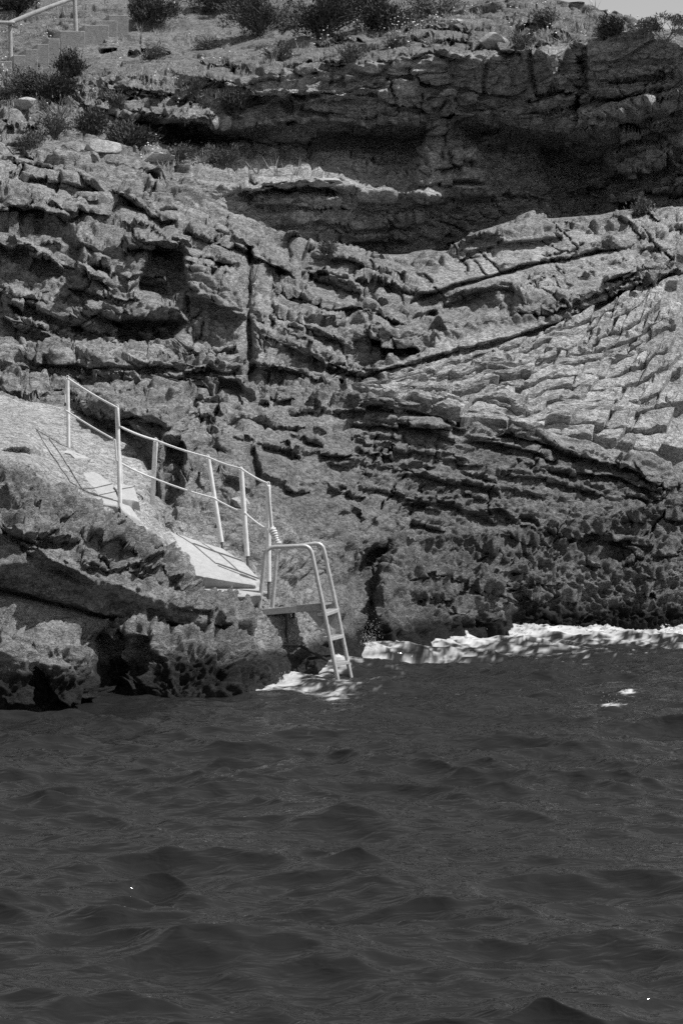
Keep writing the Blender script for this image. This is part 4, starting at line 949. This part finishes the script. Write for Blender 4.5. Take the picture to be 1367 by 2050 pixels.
for i, a in enumerate([
    (290, 44, 112, 62, DK, 'dark juniper at the top of the concrete steps'), (520, 58, 190, 120, DK, 'leftmost of the dark junipers along the hilltop'), (640, 70, 210, 130, DK, 'large dark juniper in the middle of the hilltop thicket'),
    (775, 58, 170, 110, DK, 'dark juniper at the right end of the hilltop thicket'), (880, 26, 150, 60, MD, 'grey bush on the skyline above the small white boulder'), (440, 18, 130, 60, DK, 'dark bush at the top edge beside the sandy slope'),
    (142, 150, 84, 56, DK, 'dark shrub below the concrete steps'), (186, 262, 62, 66, DK, 'upright dark shrub against the split rock'), (262, 288, 100, 56, DK, 'broad dark shrub above the flat pale boulder'),
    (110, 262, 80, 66, MD, 'pale twiggy shrub at the left beside the rounded boulder'), (345, 318, 90, 48, MD, 'grey shrub at the rim of the left cliff'), (100, 190, 110, 60, DK, 'low dark shrub under the wooden handrail'),
    (20, 190, 70, 56, MD, 'grey bush at the left edge under the wooden handrail'), (915, 250, 52, 42, MD, 'pale round shrub alone on the shaded cliff ledge'), (1282, 428, 70, 32, MD, 'low tufted shrub on the crest of the sunlit blocks'),
    (1230, 62, 50, 34, DK, 'dark bush beside the notch in the skyline'), (1200, 75, 70, 36, MD, 'grey shrub on the right ridge near the sky'), (470, 225, 56, 40, DK, 'dark shrub hanging at the left end of the shaded cliff'),
    (440, 325, 70, 36, MD, 'small grey shrub above the oval hole'), (700, 120, 70, 48, MD, 'flowering pale shrub on the crest of the shaded cliff'), (380, 195, 56, 34, MD, 'pale cushion shrub on the middle ledges'),
    (1100, 40, 60, 26, MD, 'low grey shrub on the highest rock'), (40, 20, 120, 40, DK, 'dark bush in the top left corner'), (60, 292, 60, 36, MD, 'grey shrub at the left edge above the cliff rim'), (320, 282, 70, 44, DK, 'dark shrub right of the flat pale boulder'), (235, 205, 60, 36, MD, 'grey shrub between the middle ledges'), (560, 118, 70, 40, MD, 'grey shrub left of the flowering shrub on the crest'),
    (420, 96, 60, 34, MD, 'pale shrub at the foot of the sandy slope'), (790, 92, 60, 34, MD, 'pale shrub on the ridge right of the flowering shrub'), (1035, 92, 50, 30, MD, 'pale shrub on the ridge right of the angular block'), (300, 115, 60, 26, MD, 'low grey shrub under the upper ledge'),
    (665, 502, 36, 16, MD, 'tiny grey shrub at the dip of the lit slope')]):
    bush(*a, seed=i + 21, dens=1.6 if a[2] > 100 else 1.0, leaf=.055 if a[4] is DK else .045, open_=0 if a[4] is DK else 1)
# bare branching bush against the sky
for (u, v, w, h, lab, sd) in ((1335, 84, 110, 68, 'sparse bare-branched bush against the sky at the right edge', 5), (1285, 66, 60, 40, 'small twiggy bush against the sky left of the larger one', 8)):
    g = ground(u, v); s_ = g.y / F; rr = random.Random(sd); root = empty('twiggy_bush', g); st = MB(); fo = MB()
    def grow(p, d, L, r, lev):
        q = p + d * L; st.tube([p, p.lerp(q, .5) + Vector((rr.gauss(0, .02), 0, 0)), q], [r, r * .8, r * .6], 4)
        if lev == 0: leaves(fo, rr, q, d, 5, .035, .012, .6); return
        for k in range(3): grow(q, (d + Vector((rr.gauss(0, .5), rr.gauss(0, .5), rr.gauss(.1, .3)))).normalized(), L * .68, r * .6, lev - 1)
    for k in range(8): grow(Vector((0, 0, -.05)), Vector((rr.gauss(0, .9), rr.gauss(0, .5), 1)).normalized(), h * s_ * .36, .009, 3)
    st.build('branch', M['twig'], root); fo.build('foliage', MD, root, False); tag(root, lab, 'shrub')
# dry stalks on the sunny ledge
def tuft(mb, g, rr, n, h, spread, wd=.004, compact=False):
    for i in range(n):
        b = g + Vector((max(-1, min(1, rr.gauss(0, .7))) * spread, max(-1, min(1, rr.gauss(0, .7))) * spread, -.02)); lean = (b - g) * (2.2 / max(h, .1)) if compact else Vector((0, 0, 0)); d = (Vector((rr.gauss(0, .3), rr.gauss(0, .3), 1)) + Vector((lean.x, lean.y, 0))).normalized()
        if compact: b = g + (b - g) * .22 + Vector((0, 0, -.015))
        L = h * rr.uniform(.4, 1.2)
        s_ = Vector((rr.gauss(0, 1), rr.gauss(0, 1), 0)).normalized() * wd; m_ = b + d * L * .55; e = m_ + (d + Vector((rr.gauss(0, .3), rr.gauss(0, .3), -.1))).normalized() * L * .45
        mb.add([b - s_, b + s_, m_ + s_ * .8, m_ - s_ * .8, e], [(0, 1, 2, 3), (3, 2, 4)])
for (u, v, n, h, sp, lab, sd) in [(515, 345, 24, .3, .10, 'clump of dry stalks at the left of the sunny ledge', 1), (560, 350, 30, .42, .13, 'tall dry stalks standing on the sunny ledge', 2), (598, 348, 18, .3, .08, 'dry stalks at the dark right end of the sunny ledge', 3),
        (400, 320, 60, .26, .16, 'pale dry grass clump between the rim shrubs', 4), (120, 225, 60, .3, .16, 'pale dry grass clump beside the left shrubs', 5), (505, 560, 22, .3, .06, 'dry stalks growing in the vertical fissure', 6), (545, 690, 14, .2, .08, 'few dry stalks below the vertical fissure', 7),
        (50, 460, 40, .16, .12, 'dry grass tuft on the left cliff ledge', 8), (1210, 640, 30, .14, .10, 'dry grass tuft among the fractured blocks', 9), (1130, 80, 60, .25, .2, 'dry grass clump below the highest rock', 10), (860, 85, 70, .28, .25, 'dry grass clump on the ridge left of the angular block', 11)]:
    mb = MB(); g = ground(u, v); rs = .035; mb.add([Vector((math.cos(a) * rs, math.sin(a) * rs, -.05)) for a in np.linspace(0, 5.24, 6)] + [Vector((0, 0, -.012)), Vector((0, 0, -.09))], [(i, (i + 1) % 6, 6) for i in range(6)] + [((i + 1) % 6, i, 7) for i in range(6)]); tuft(mb, Vector((0, 0, 0)), random.Random(sd), n, h, sp, .006, True); o = mb.build('grass_tuft', M['grass'], None, False); o.location = g; tag(o, lab, 'grass', 'dry grass tufts')
# ground cover and flowers on the hillside
rr = random.Random(99); gc = MB(); fl = MB(); G2f = G2.reshape(-1, 3); Uf, Vf = GPU.ravel(), GPV.ravel()
cand = np.nonzero(((Z_top + Z_ul).ravel() > .5) & (GN[..., 2].ravel() > .35) & (Uf > -60) & (Uf < 1420) & (Vf < 345) & (Vf > -60))[0]
cl = fbm(G2f[cand], 1.6, 3); cand = cand[cl > .02]
for k in rng.choice(cand, 650):
    g = Vector([float(a) for a in G2f[k]]); tuft(gc, g, rr, 9, rr.uniform(.08, .22), .07, .006)
    if rr.random() < .16 or (620 < Uf[k] < 1060 and 60 < Vf[k] < 125 and rr.random() < .6):
        for q in range(rr.randint(1, 3)):
            p = g + Vector((rr.gauss(0, .1), rr.gauss(0, .1), rr.uniform(.14, .3))); r = .016 * rr.uniform(.7, 1.4); gc.add([p - Vector((.002, 0, .3)), p - Vector((-.002, 0, .3)), p], [(0, 1, 2)])
            fl.add([p + Vector((math.cos(a) * r, math.sin(a) * r, rr.gauss(0, .004))) for a in np.linspace(0, 5.2, 6)] + [p + Vector((0, 0, .012)), p - Vector((0, 0, .012))], [(i, (i + 1) % 6, 6) for i in range(6)] + [((i + 1) % 6, i, 7) for i in range(6)])
tag(gc.build('ground_cover', M['grass'], None, False), 'thin dry grass scattered over the hillside and ridge', 'grass', kind='stuff')
tag(fl.build('wildflowers', M['flower'], None, False), 'tiny white wildflowers dotted over the hillside and ridge', 'flowers', kind='stuff')

# ------------------------------------------------------------------ spray
droplets('spray', 740, 1290, 21.8, 420, .06, .13, .0032, 'white spray in the gap right of the ladder')
droplets('spray', 945, 1262, 24.0, 300, .12, .08, .004, 'white spray on the breaking wave before the dark rocks')
droplets('spray', 1222, 1405, 17.8, 40, .06, .04, .003, 'small splash on the wave crest at right')
droplets('spray', 557, 1364, 19.3, 120, .05, .05, .0035, 'small splash at the rock left of the ladder foot')
